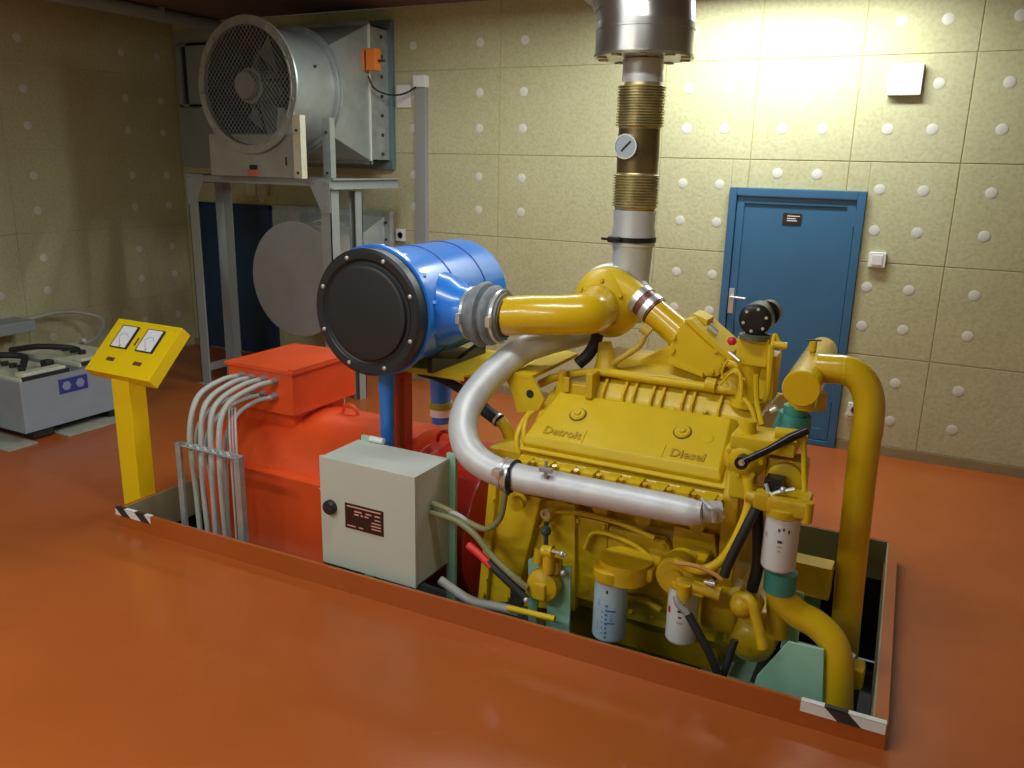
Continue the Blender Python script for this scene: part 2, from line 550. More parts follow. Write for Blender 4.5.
wallbox('light_switch', 'white square switch on the wall right of the blue door', 'switch', -.415, 1.405, .112, .105, .03, WHITE, sw(-.415, 1.405))


def so(x, z, y=None):
    def f(t):
        MB().lathe((x, w - .03, z), (0, -1, 0), [(0, .034), (.003, .034), (.003, .028), (-.008, .027)], 18).build('socket_well', mat('well_grey_%d' % int(x * -100), (.5, .5, .5), .5), t)
    return f


wallbox('power_socket', 'white wall socket low beside the blue door, half behind the arched yellow pipe', 'socket', -.425, .315, .11, .10, .03, WHITE, so(-.425, .315))
c = at(402, 235, YB)
wallbox('power_socket', 'white wall socket left of the grey vertical trunking, above the blue air cleaner', 'socket', c.x, c.z, .10, .11, .03, WHITE, so(c.x, c.z))
c = at(404.5, 96.5, YB)
wallbox('terminal_plate', 'flat white square plate between the duct flange and the top of the grey trunking', 'plate', c.x, c.z, .15, .19, .02, WHITE)
c0 = at(423, 88, YB); c1 = at(423, 300, YB)
t = thing('cable_trunking', 'grey vertical cable trunking with a white box at its top', 'trunking', (c0.x, w, c1.z))
MB().box((c0.x - .055, w - .05, .08), (c0.x + .055, w, c0.z), .004).build('duct', TRUNK, t)
MB().box((c0.x - .06, w - .07, c0.z - .0), (c0.x + .065, w, c0.z + .10), .008).build('junction_box', WHITE, t, label='white square junction box')
b = MB(); b.tube([at(417, 86, YB - .06), at(408, 92, YB - .09), at(398, 95, YB - .14), at(386, 94, 6.12), at(374, 88, 6.0), at(368, 76, 5.96)], .008, 8)
tag(recentre(b.build('signal_cable', RUB)), 'thin black cable sagging from the trunking box to the orange actuator', 'cable')

# dark blue panel behind the rack and the two small boxes above it
b = MB(); t = thing('access_door', 'dark blue flush panel on the back wall behind the steel rack', 'panel', (-6.45, w, .02))
b.box((-6.93, w - .03, .02), (-5.99, w, 1.50), .006); b.build('leaf', NAVY, t)
b = MB(); b.box((-6.97, w - .02, 0), (-6.93, w, 1.54)); b.box((-5.99, w - .02, 0), (-5.95, w, 1.54)); b.box((-6.97, w - .02, 1.50), (-5.95, w, 1.54))
b.build('door_frame', NAVY, t)
for i, (px, lb) in enumerate(((254, 'cream box under the rack top, left one of the pair beside the blue panel'), (264.5, 'cream box under the rack top, right one of the pair beside the blue panel'))):
    c = at(px, 189, YB)
    wallbox('switch_box', lb, 'box', c.x, c.z, .13, .125, .045, CREAM, None, 'small cream boxes above the dark blue panel')

# ------------------------------------------------------------------ tube and tray along the left wall under the ceiling
b = MB(); b.tube([(-6.5, 1.0, 3.205), (-6.5, 3.8, 3.205), (-6.5, YB - .02, 3.205)], .055, 16, smooth=False)
t = thing('ceiling_duct', 'grey round tube running under the ceiling along the left wall', 'tube', (-6.5, 3.6, 3.15))
b.build('tube', RACK, t)
b = MB()
for y in (2.5, 4.2, 5.6): b.box((-6.56, y, 3.19), (-6.44, y + .03, ZC))
b.build('hanger', RACK, t)

# ------------------------------------------------------------------ steel rack
t = thing('steel_rack', 'tall grey steel rack carrying the ventilation fan', 'rack', (-5.05, 5.65, 0))
rf, rb_ = 5.2, 5.60; zt = 1.85
xl, xr = -5.84, -4.29


def angle_post(x, y, sx, sy, z1=zt, w_=.10):
    bb = MB(); bb.box((min(x, x + sx * w_), min(y, y + sy * .008), .0), (max(x, x + sx * w_), max(y, y + sy * .008), z1))
    bb.box((min(x, x + sx * .008), min(y, y + sy * w_), .0), (max(x, x + sx * .008), max(y, y + sy * w_), z1))
    bb.box((x - .07 if sx < 0 else x - .02, y - .03, 0), (x + .02 if sx < 0 else x + .07 + .02, y + .09, .008))
    return bb


angle_post(xl, rf, 1, 1).build('post', RACK, t)
angle_post(xr, rf, -1, 1).build('post', RACK, t)
angle_post(xl, rb_, 1, -1).build('post', RACK, t)
b = MB()
b.box((xr - .07, rb_ - .01, 0), (xr, rb_, zt - .1)); b.box((xr - .07, rb_ - .09, 0), (xr - .062, rb_, zt - .1)); b.box((xr - .008, rb_ - .09, 0), (xr, rb_, zt - .1))
b.build('post', RACK, t)
b = MB(); b.box((xl, rf, zt - .06), (xr, rf + .008, zt)); b.box((xl, rf, zt - .008), (xr, rf + .07, zt)); b.build('beam', RACK, t)
b = MB(); b.box((xl, rb_ - .008, zt - .06), (xr, rb_, zt)); b.box((xl, rb_ - .07, zt - .008), (xr, rb_, zt)); b.build('beam', RACK, t)
for x in (xl, xr):
    s_ = 1 if x == xl else -1
    b = MB(); b.box((x - .035, rf, zt - .01), (x + .035, YB - .24, zt)); b.box((x - .035, rf, zt - .08), (x + .035, YB - .24, zt - .072)); b.box((x - .004, rf, zt - .078), (x + .004, YB - .24, zt - .005))
    b.build('beam', RACK, t)
    b = MB(); b.prism([(x, rf - .006, zt - .002), (x + s_ * .20, rf - .006, zt - .002), (x + s_ * .20, rf - .006, zt - .05), (x + s_ * .085, rf - .006, zt - .26), (x, rf - .006, zt - .26)], (0, .006, 0))
    g = b.build('gusset', RACK, t)
    bb = MB()
    for q in ((.03, .03), (.03, .2), (.16, .03)): bb.bolt((x + s_ * q[0], rf - .006, zt - q[1]), (0, -1, 0), .009, .007)
    bb.build('gusset_bolts', GALV, g)
b = MB(); b.box((xl, rf, .10), (xl + .01, rb_, .17)); b.box((xl, rb_ - .01, .10), (xr, rb_, .17)); b.build('lower_rail', RACK, t)

# ------------------------------------------------------------------ ventilation fan with transition duct
fc = V((-4.905, 5.0, 2.525)); fr_ = .50
t = thing('ventilation_fan', 'large round axial fan behind a diamond wire guard on top of the rack', 'fan', (fc.x, 5.4, 1.84))
b = MB()
b.lathe(fc, (0, 1, 0), [(0, fr_ - .065), (0, fr_ + .0), (.012, fr_ + .005), (.018, fr_ + .0), (.02, fr_ - .055), (.50, fr_ - .055), (.502, fr_ - .02), (.52, fr_ - .02), (.52, fr_ - .068), (.02, fr_ - .068)], 56, cap=False)
b.build('casing', DUCT, t)
b = MB()
for k in range(20):
    a = 2 * PI * k / 20 + .1
    b.bolt(fc + V((math.cos(a) * (fr_ - .03), -.002, math.sin(a) * (fr_ - .03))), (0, -1, 0), .010, .009)
b.build('rim_bolts', GALV, t)
b = MB(); gr = fr_ - .055; yy = fc.y - .004
for sgn in (1, -1):
    dd = V((math.cos(R(50)), 0, sgn * math.sin(R(50)))); nn = V((-dd.z, 0, dd.x))
    k = -gr + .02
    while k < gr:
        h = math.sqrt(max(0, gr * gr - k * k)); cc = V((fc.x, yy + (.003 if sgn > 0 else 0), fc.z)) + nn * k
        b.cyl(cc - dd * h, cc + dd * h, .0017, 5); k += .030
b.lathe((fc.x, yy - .003, fc.z), (0, 1, 0), [(0, gr - .004), (0, gr + .008), (.008, gr + .008), (.008, gr - .004)], 48, cap=False)
b.build('wire_guard', GALV, t, label='diamond mesh of thin wires')
fm = at(244, 85, fc.y + .14)
b = MB(); b.lathe((fc.x, fc.y + .025, fc.z), (0, 1, 0), [(0, fr_ - .0585), (0, fr_ - .069), (.44, fr_ - .069), (.44, fr_ - .0585)], 48, cap=False); b.build('casing_liner', INSIDE, t, label='dark blue-grey inside of the casing')
b = MB(); b.lathe(fm, (0, 1, 0), [(0, .05), (.0, .10), (.015, .11), (.06, .11), (.062, .135), (.28, .135), (.28, .05)], 28)
mo = b.build('motor', DUCT, t)
b = MB()
for k in range(5): b.bolt((fm.x + .125 * math.cos(k * 1.256 + .3), fm.y + .062, fm.z + .125 * math.sin(k * 1.256 + .3)), (0, -1, 0), .012, .012)
b.build('motor_bolts', GALV, mo)
b = MB(); b.lathe((fc.x, fc.y + .42, fc.z), (0, 1, 0), [(0, .11), (.0, .15), (.09, .15)], 24)
hub = b.build('hub', INSIDE, t)
for k in range(7):
    a = 2 * PI * k / 7 + .35; rr = []
    for j in range(6):
        q = j / 5; r_ = .13 + q * .29; tw = R(55 - 28 * q); wd = .10 + .05 * q
        ra = V((math.cos(a), 0, math.sin(a))); ta = V((-math.sin(a), 0, math.cos(a)))
        ch = ta * math.cos(tw) + V((0, 1, 0)) * math.sin(tw); no = ra.cross(ch)
        cc = V((fc.x, fc.y + .46, fc.z)) + ra * r_
        rr.append([cc + ch * wd * s1 + no * .006 * s2 for s1, s2 in ((-1, 0), (-.3, 1), (.5, .7), (1, 0), (.5, -.2), (-.3, .2))])
    MB().rings(rr).build('blade', DUCT, t)
b = MB()
for a in (R(20), R(140), R(260)):
    dd = V((math.cos(a), 0, math.sin(a)))
    b.cyl(V((fm.x, fc.y + .3, fm.z)) + dd * .12, V((fc.x, fc.y + .3, fc.z)) + dd * (fr_ - .04), .012, 8)
b.build('motor_strut', DKGREY, t)
# stand
b = MB()
b.box((fc.x - .47, 5.04, 1.85), (fc.x + .46, 5.05, 2.17), 0)
# scooped upper edge following the casing
b.build('stand_plate', DUCT, t)
p1 = at(299, 120, 4.98)
text('stand_number', '1', .09, basis((fc.x + .33, 5.036, 1.97), (1, 0, 0), (0, 0, 1)), INK, t, .001, bold=.002)
for yq in (5.0, 5.34):
    b = MB(); b.box((fc.x + .44, yq, 1.85), (fc.x + .515, yq + .012, 2.31)); b.box((fc.x + .505, yq + .012, 1.85), (fc.x + .515, yq + .06, 2.31))
    br = b.build('stand_bracket', CREAM if yq < 5.2 else DUCT, t)
    bb = MB(); bb.bolt((fc.x + .48, yq, 2.20), (0, -1, 0), .011, .01); bb.bolt((fc.x + .48, yq, 1.89), (0, -1, 0), .011, .01); bb.build('bracket_bolts', DKGREY, br)
MB().box((fc.x - .06, 5.02, 1.852), (fc.x + .04, 5.041, 1.905), .003).build('isolator_pad', mat('coral_pad', (.60, .16, .10), .6), t, label='small coral red pad')
MB().box((fc.x - .04, 5.025, 1.905), (fc.x + .03, 5.041, 1.94), .002).build('pad_cap', BLACK, t)

# transition hood, round to square
t = thing('transition_hood', 'sheet steel hood flaring from the round fan casing to a square wall flange', 'duct', (fc.x, 6.0, 1.95))
n = 40; x0, x1, z0, z1 = -5.45, -4.51, 1.99, 3.085; ys = 6.02
ra_, rb2 = [], []
for k in range(n):
    a = 2 * PI * k / n + PI / 4
    ca, sa = math.cos(a), math.sin(a); q = max(abs(ca), abs(sa))
    ra_.append(V((fc.x + ca * (fr_ - .04), 5.54, fc.z + sa * (fr_ - .04))))
    rb2.append(V(((x0 + x1) / 2 + ca / q * (x1 - x0) / 2, ys, (z0 + z1) / 2 + sa / q * (z1 - z0) / 2)))
MB().rings([ra_, rb2], False, False).build('hood', DUCT, t, ang=25)
b = MB(); b.lathe((fc.x, 5.52, fc.z), (0, 1, 0), [(0, fr_ - .04), (0, fr_ + .0), (.02, fr_ + .0), (.02, fr_ - .04)], 48, cap=False); b.build('collar', GALV, t)
b = MB()
e_ = .03
b.box((x0 - e_, ys, z0 - e_), (x0 + .01, ys + .012, z1 + e_)); b.box((x1 - .01, ys, z0 - e_), (x1 + .012, ys + .012, z1 + .01))
b.box((x0, ys, z0 - e_), (x1, ys + .012, z0)); b.box((x0, ys, z1), (x1, ys + .012, z1 + .03))
b.box((x0, ys + .012, z0), (x0 + .01, YB - .05, z1)); b.box((x1 - .01, ys + .012, z0), (x1, YB - .05, z1)); b.box((x0, ys + .012, z0), (x1, YB - .05, z0 + .01)); b.box((x0, ys + .012, z1 - .01), (x1, YB - .05, z1))
b.build('collar_box', GALV, t)
b = MB(); b.box((x1 - .0, ys - .015, z0), (x1 + .014, ys + .002, z1)); b.build('edge_strip', WHITE, t, label='bright folded edge')
b = MB(); b.box((-6.0, YB - .05, 1.92), (-4.475, YB, 3.16), .004); b.build('wall_flange', mat('blue_grey_steel', (.20, .28, .31), .45, metal=.5, var=.1), t)
MB().box((XL + .02, YB - .012, 1.88), (-6.0, YB, 3.2), .003).build('backing_sheet', RACK, t)
b = MB()
for k in range(7): b.bolt((x1 - .0 + .0, YB - .15, 2.05 + k * .16), (1, 0, 0), .016, .012)
b.build('flange_bolts', DKGREY, t)
# orange damper actuator
c = V((-4.475, 6.02, 2.80))
t2 = thing('damper_actuator', 'orange actuator box clamped to the edge of the steel hood', 'actuator', (c.x, c.y, c.z - .08))
b = MB(); b.box((c.x - .09, c.y - .10, c.z - .085), (c.x - .015, c.y - .01, c.z + .085), .008); b.build('housing', ORG, t2)
b = MB(); b.box((c.x + .005, c.y - .10, c.z - .085), (c.x + .10, c.y - .01, c.z + .085), .008); b.build('cover', ORG, t2)
b = MB(); b.box((c.x - .015, c.y - .085, c.z - .06), (c.x + .008, c.y - .015, c.z + .06), .003); b.cyl((c.x + .1, c.y - .05, c.z - .01), (c.x + .16, c.y - .05, c.z - .01), .012); b.build('shaft', DKGREY, t2)

# slim frame at the far left of the fan
a = at(182, 42, YB); e = at(199, 105, YB)
t = thing('vent_frame', 'narrow blue-grey framed slot on the back wall left of the fan', 'vent', (a.x + .1, w, e.z))
b = MB(); fz0, fz1 = 2.47, 3.07; w = YB - .012; fx0 = -7.08; fx1 = -6.5
b.box((fx0, w - .04, fz0), (fx0 + .05, w, fz1), .004); b.box((fx0 + .13, w - .04, fz0), (fx1, w, fz1), .004)
b.box((fx0, w - .04, fz1 - .03), (fx1, w, fz1), .004); b.box((fx0, w - .04, fz0), (fx1, w, fz0 + .03), .004)
b.build('frame', mat('blue_grey_frame', (.34, .42, .42), .5, metal=.3), t)
MB().box((fx0 + .05, w - .01, fz0 + .03), (fx0 + .13, w, fz1 - .03)).build('slot', BLACK, t)

w = YB
# lower blanked duct
lc = V((-4.92, 5.47, at(297, 280, 5.47).z + .0)); lr = .495
t = thing('blanked_duct', 'lower steel duct closed by a round grey cover inside the rack', 'duct', (lc.x, 5.9, lc.z - .5))
b = MB(); b.lathe(lc, (0, 1, 0), [(0, lr - .01), (.004, lr), (.012, lr)], 56); b.build('cover', mat('dull_grey_cover', (.36, .38, .38), .5, metal=.3, var=.06), t)
b = MB(); b.lathe(lc, (0, 1, 0), [(.012, lr - .03), (.45, lr - .03), (.45, lr)], 48, cap=False)
b.build('drum', CHROME, t)
ra_, rb2 = [], []
z0, z1 = lc.z - .5, lc.z + .52
for k in range(n):
    a = 2 * PI * k / n + PI / 4
    ca, sa = math.cos(a), math.sin(a); q = max(abs(ca), abs(sa))
    ra_.append(V((lc.x + ca * (lr - .03), 5.85, lc.z + sa * (lr - .03))))
    rb2.append(V((-4.98 + ca / q * .47, 6.2, (z0 + z1) / 2 + sa / q * (z1 - z0) / 2)))
MB().rings([ra_, rb2], False, False).build('hood', DUCT, t, ang=25)
b = MB(); b.box((-5.84, 6.2, z0 - .04), (-4.45, 6.26, z1 + .05), .004); b.build('wall_flange', GALV, t)
b = MB()
for k in range(6): b.bolt((-4.49, 6.2, z1 - .05 - k * .15), (0, -1, 0), .014, .012)
b.build('flange_bolts', DKGREY, t)

# ------------------------------------------------------------------ battery tray in the corner
t = thing('battery_box', 'low grey-blue open steel box standing left behind the yellow meter post', 'box', (-5.95, 3.8, .1))
BX1, BX0, BY0, BY1, BZ0, BZ1 = -5.58, -6.33, 3.375, 4.35, .075, .445
b = MB()
b.box((BX1 - .012, BY0, BZ0), (BX1, BY1, BZ1)); b.box((BX0, BY0, BZ0), (BX0 + .012, BY1, BZ1))
b.box((BX0 + .012, BY0, BZ0), (BX1 - .012, BY0 + .012, BZ1)); b.box((BX0 + .012, BY1 - .012, BZ0), (BX1 - .012, BY1, BZ1)); b.box((BX0 + .012, BY0 + .012, BZ0), (BX1 - .012, BY1 - .012, BZ0 + .01))
b.build('case', BATT, t)
s1 = MB().box((BX1, 3.66, BZ1 - .15), (BX1 + .002, 3.89, BZ1 - .04)).build('warning_label', mat('navy_label', (.03, .05, .26), .4), t, label='dark blue label with two pale pictograms')
for yy in (3.72, 3.83):
    MB().lathe((BX1 + .002, yy, BZ1 - .095), (1, 0, 0), [(0, .036), (.001, .036)], 6).build('pictogram', mat('label_grey_%d' % int(yy * 100), (.25, .30, .45), .5), s1)
for y_, lb in ((3.50, 'black rubber block under the near end of the battery box'), (4.12, 'black rubber block under the far end of the battery box')):
    o = MB().box((-6.2, y_ - .06, .012), (BX1 - .02, y_ + .10, BZ0), .01).build('support_block', BLACK); tag(recentre(o), lb, 'block', 'blocks under the battery box')
for (q0, q1, lb) in (((-6.3, 3.20), (-5.52, 3.42), 'grey board on the floor under the near end of the battery box'), ((-5.80, 3.62), (-5.47, 4.2), 'grey board on the floor along the front of the battery box')):
    o = MB().box((q0[0], q0[1], 0), (q1[0], q1[1], .012), .003).build('floor_board', WOOD); tag(recentre(o), lb, 'board', 'boards under the battery box')


def battery(y0, y1, lb, zt_, tilt=0):
    q = thing('battery', lb, 'battery', ((BX0 + BX1) / 2, (y0 + y1) / 2, BZ0 + .01), 'batteries in the grey box')
    MB().box((BX0 + .03, y0, BZ0 + .012), (BX1 - .03, y1, zt_ - .03), .008).build('case', BATT, q)
    MB().box((BX0 + .025, y0 - .003, zt_ - .03), (BX1 - .02, y1 + .003, zt_), .006).build('lid', CREAM, q)
    MB().box((BX1 - .13, y0 + .03, zt_), (BX1 - .04, y1 - .02, zt_ + .03), .006).build('edge_strip', CREAM, q)
    MB().box((BX1 - .028, y0 + .01, zt_ - .02), (BX1 - .012, y1 - .01, zt_ + .012), .003).build('rail', BLACK, q)
    for k in range(4):
        MB().cyl((BX0 + .15 + k * .1, (y0 + y1) / 2, zt_), (BX0 + .15 + k * .1, (y0 + y1) / 2, zt_ + .03), .028, 14).build('cap', BLACK, q)
    MB().box((BX1 - .22, y1 - .10, zt_), (BX1 - .15, y1 - .03, zt_ + .06), .008).build('terminal', BLACK, q)
    return q


battery(3.40, 3.78, 'battery at the near end of the grey box, black covers lying on its cream top', .462)
battery(3.86, 4.30, 'battery at the far end of the grey box behind the blue label, cream top', .482)
o = MB().tube([(-6.25, 3.45, .52), (-6.05, 3.5, .56), (-5.9, 3.62, .55), (-5.78, 3.55, .53), (-5.7, 3.48, .50)], .024, 12).build('battery_lead', RUB)
tag(recentre(o), 'thick black lead curled over the near battery', 'cable')
o = MB().tube([(-6.2, 3.72, .54), (-5.98, 3.80, .58), (-5.85, 3.95, .56), (-5.88, 4.05, .52)], .022, 12).build('battery_lead', RUB)
tag(recentre(o), 'thick black lead lying between the two batteries', 'cable')
# wall box and conduit at the far left
t = thing('wall_terminal_box', 'flat grey box on the left wall at the picture edge', 'box', (XL, 4.1, .55))
MB().box((XL, 3.7, .50), (XL + .28, 4.38, .60), .01).build('body', RACK, t)
o = MB().tube([(XL + .10, 4.38, .57), (XL + .14, 4.75, .60), (XL + .3, 5.0, .52), (-6.6, 4.75, .42), (-6.35, 4.4, .44), (-6.15, 4.3, .52)], .016, 10).build('conduit_hose', CABG)
tag(recentre(o), 'pale grey cable looping from the wall box to the batteries', 'cable')

# ------------------------------------------------------------------ yellow meter post
t = thing('meter_post', 'yellow sheet steel post with a tilted panel of two meters', 'meter post', (-3.95, 3.0, 0))
b = MB(); b.box((-4.015, 2.94, 0), (-3.872, 3.05, .84), .006)
b.build('column', YELS, t)
BL = V((-4.175, 2.90, .835)); TL = V((-4.175, 3.15, 1.085)); XW = .515
ux = V((1, 0, 0)); uy = (TL - BL).normalized(); uz = ux.cross(uy); H_ = (TL - BL).length
b = MB(); b.prism([BL, BL + ux * XW, BL + ux * XW + uy * H_, BL + uy * H_], -uz * .075, .004)
b.build('panel_box', YELS, t)
Mx = basis(BL, ux, uy)


def onp(bb, u0, v0, u1, v1, h, bev=0):
    tmp = MB(); tmp.box((u0 * XW, v0 * H_, 0), (u1 * XW, v1 * H_, h), bev); tmp.bm.transform(Mx); return tmp


for (u0, u1, nm) in ((.16, .42, 0), (.56, .82, 1)):
    g = onp(None, u0, .46, u1, .88, .010, .002).build('meter', BLACK, t)
    onp(None, u0 + .02, .475, u1 - .02, .862, .0115).build('dial_face', PAPER, g)
    tmp = MB(); cx_, cy_ = (u0 + u1) / 2 * XW, .56 * H_
    pts = [(cx_ + .045 * math.cos(R(a)), cy_ + .06 * math.sin(R(a)), .0125) for a in range(35, 146, 11)]
    tmp.tube(pts, .0010, 5, smooth=False); tmp.bm.transform(Mx); tmp.build('scale_arc', INKB, g)
    tmp = MB(); tmp.tube([(cx_ + .004, cy_ - .012, .0125), (cx_ - .028, cy_ + .03, .0125)], .0013, 5, smooth=False)
    tmp.bm.transform(Mx); tmp.build('needle', REDC, g)
    text('dial_letter', 'V' if nm else 'A', .022, Mx @ Matrix.Translation((cx_ + .012, cy_ - .022, .0122)), INK, g, .0004)
for u in (.24, .66):
    onp(None, u - .02, .22, u + .10, .285, .002).build('name_tag', RUST, t)
text('post_number', '1', .075, Mx @ Matrix.Translation((.49 * XW, .62 * H_, .0006)), mat('brown_ink', (.10, .05, .02), .5), t, .0006, sx=1.7)
b = MB()
for u, v in ((.06, .06), (.06, .93), (.94, .93), (.94, .06)):
    p = Mx @ V((u * XW, v * H_, 0)); b.bolt(p, uz, .007, .003)
b.build('panel_screws', YEL, t)

# hazard tapes on the kerb


def hazard(name, label, x0, x1, bars):
    """striped tape wrapped over the kerb; bars: black stripes as fractions along it"""
    q = thing(name, label, 'tape', ((x0 + x1) / 2, ky((x0 + x1) / 2), CH - .06))
    e2 = .0015; hh = .042; yo = lambda x: ky(x) - .016

    def strip(bb, a0, a1, b0, b1, e):
        # a0..a1 along the top edge, b0..b1 along the lower edge of the outer face
        bb.prism([(a0, yo(a0) - e, CH + e), (a1, yo(a1) - e, CH + e), (b1, yo(b1) - e, CH - hh), (b0, yo(b0) - e, CH - hh)], (0, e, 0))
        bb.prism([(a0, yo(a0) - e, CH), (a1, yo(a1) - e, CH), (a1, yo(a1) - e, CH + e), (a0, yo(a0) - e, CH + e)], (0, .026, 0))
    bb = MB(); strip(bb, x0, x1, x0, x1, e2); bb.build('tape_ground', WHITE, q)
    L = x1 - x0
    for a, c in bars:
        bb = MB(); cl = lambda v: max(x0, min(x1, v)); s_ = .05
        strip(bb, cl(x0 + a * L), cl(x0 + c * L), cl(x0 + a * L + s_), cl(x0 + c * L + s_), e2 * 2)
        bb.build('black_stripe', INK, q)


hazard('hazard_tape', 'black and white striped tape on the kerb at the foot of the meter post', PX0 - .03, -3.62, [(.0, .25), (.56, .82)])
hazard('hazard_tape', 'black and white striped tape on the front right corner of the kerb', -.245, .045, [(.28, .56)])

# ------------------------------------------------------------------ skid frame in the pit (mint green)
t = thing('skid_frame', 'mint green steel base frame carrying the engine and generator in the pit', 'base frame', (-1.9, 3.7, PZ))
for yy in (3.14, 4.40):
    b = MB(); b.box((-3.60, yy - .05, PZ + .24), (-.34, yy + .05, PZ + .252)); b.box((-3.60, yy - .05, PZ + .44), (-.34, yy + .05, PZ + .45)); b.box((-3.60, yy - .005, PZ + .252), (-.34, yy + .005, PZ + .44))
    b.build('rail', MINT, t)
for xx in (-3.3, -2.0, -.6):
    MB().box((xx - .05, 3.05, PZ), (xx + .05, 4.5, PZ + .24), .004).build('cross_member', MINT, t)
b = MB(); b.prism([at(*p, 3.09) for p in ((549, 566), (571, 567), (569, 640), (545, 640))], (0, .012, 0), .002); b.build('engine_foot', MINT, t)
b = MB(); b.prism([at(*p, 3.13) for p in ((528, 560), (537, 556), (540, 575), (536, 625), (528, 625))], (0, .012, 0), .002); b.build('engine_foot', MINT, t)
b = MB(); b.prism([at(*p, 3.06) for p in ((752, 690), (757, 676), (788, 642), (824, 650), (822, 712), (790, 706))], (0, .012, 0), .002)
b.build('engine_foot', MINT, t)
b = MB(); b.prism([at(*p, 3.22) for p in ((792, 590), (804, 594), (797, 650), (780, 648))], (0, .012, 0), .002); b.build('engine_foot', MINT, t)
b = MB(); b.box((-.62, 3.00, PZ + .45), (-.18, 3.3, PZ + .462)); b.build('foot_plate', MINT, t)

# ------------------------------------------------------------------ generator
gy, gz, gr_ = 3.70, .10, .46
t = thing('generator', 'red-orange generator set in the pit with a terminal box on top', 'generator', (-2.9, gy, PZ + .335))
GX0, GX1 = -3.74, -2.42
b = MB()
b.lathe((GX0, gy, gz), (1, 0, 0), [(0, gr_ - .08), (.03, gr_ - .03), (.07, gr_), (GX1 - GX0 - .06, gr_), (GX1 - GX0 - .02, gr_ - .02), (GX1 - GX0, gr_ - .07)], 56)
b.build('barrel', RED, t)
b = MB()
b.prism([(GX0 + .05, gy - gr_ - .02, gz + .21), (GX0 + .05, gy - gr_ - .02, PZ + .452), (GX0 + .05, gy + gr_ + .012, PZ + .452), (GX0 + .05, gy + gr_ + .012, gz + .21)], (-2.80 - GX0 - .05, 0, 0), .006)
b.build('side_skirt', RED, t)
MB().box((-2.80, gy - gr_ - .03, PZ + .452), (-2.78, gy - gr_ + .08, gz + .20), .004).build('skirt_flange', RED, t)
MB().box((-2.78, gy - .42, PZ + .452), (GX1, gy + .42, gz - .1), .01).build('mounting_foot', RED, t)
# adaptor towards the engine
b = MB()
b.lathe((GX1, gy, gz), (1, 0, 0), [(-.02, .34), (.02, .38), (.03, .38), (.05, .345), (.10, .36), (.16, .42), (.47, .435), (.49, .43)], 48)
b.build('coupling_adaptor', REDD, t, label='darker red bell between generator and engine')
for xx in (-2.96, -2.42 + .12):
    c = V((xx, gy, gz + (gr_ if xx < -2.4 else .41)))
    b = MB(); pts = [c + V((math.cos(R(a)) * .055, 0, math.sin(R(a)) * .06 - .005)) for a in range(-10, 191, 20)]
    b.tube(pts, .011, 8, smooth=False); b.build('lifting_eye', RED if xx < -2.4 else REDD, t)
# terminal box
tx0, tx1, ty0, ty1 = -3.618, -3.134, 3.42, 3.98; tz0, tz1 = .588, .838
b = MB(); b.box((tx0, ty0, tz0), (tx1, ty1, tz1), .004); tb = b.build('terminal_box', RED, t)
b = MB(); b.box((tx0 + .05, ty0 + .06, .44), (tx1 - .05, ty1 - .05, .60), .01); b.build('box_neck', RED, tb)
b = MB(); b.prism([(tx0 - .015, ty0 - .015, tz1 - .008), (tx1 + .015, ty0 - .015, tz1 - .008), (tx1 + .015, ty0 - .015, tz1 + .012), ((tx0 + tx1) / 2, ty0 - .015, tz1 + .018), (tx0 - .015, ty0 - .015, tz1 + .012)], (0, ty1 - ty0 + .03, 0), .003)
b.build('lid', RED, tb)
b = MB(); b.box((tx1 - .03, ty0 + .0, tz1 + .012), (tx1 + .014, ty1, tz1 + .024), .003); b.build('lid_lip', RED, tb)

# cables out of the box: seven grey cables with glands
gl = [(243, 374.5, 0), (253, 376.5, 0), (265, 378.3, 0), (276, 380.5, 0), (254, 392.0, 1), (264, 393.5, 1), (276, 395.5, 1)]
paths = [[(222, 380), (201, 393), (192, 413), (190, 445), (196, 490), (200, 528)],
         [(232, 383), (211, 397), (202, 418), (202, 470), (208, 531)],
         [(243, 385), (220, 400), (211, 420), (212, 470), (216, 534)],
         [(255, 387), (230, 402), (220, 424), (220, 470), (226, 538)],
         [(232, 398), (208, 412), (197, 436), (203, 480), (209, 531)],
         [(243, 400), (220, 414), (207, 440), (211, 480), (219, 536)],
         [(255, 402), (236, 416), (226, 440), (226, 480), (229, 538)]]
rows = ('topmost row, furthest left', 'topmost row, second from left', 'topmost row, third from left', 'topmost row, furthest right',
        'lower row, leftmost', 'lower row, middle', 'lower row, furthest right')
for i, ((gx, gy_, rw), pp) in enumerate(zip(gl, paths)):
    cc = at(gx, gy_, ty0)
    g = MB(); g.cyl(cc, cc + V((0, -.018, 0)), .021, 6); g.cyl(cc + V((0, -.018, 0)), cc + V((0, -.045, -.002)), .016, 14, r2=.0145)
    tq = thing('power_cable', 'grey cable from the red terminal box, gland in the ' + rows[i], 'cable', (cc.x - .2, 3.0, -.1), 'grey cables arching down from the red box')
    Yc = 2.975 if rw == 0 else 3.035
    ys_ = [3.30, 3.14, 3.03] + [Yc] * 4
    pts = [cc + V((0, -.035, 0))] + [at(*p, ys_[k] + (.03 if rw else 0)) for k, p in enumerate(pp)]
    pts.append(pts[-1] + V((.01, .0, -.12)))
    tu = MB(); tu.tube(pts, .0155 if rw == 0 else .0135, 12, 10)
    tu.build('sheath', CABG, tq); g.build('gland', GALV, tq)
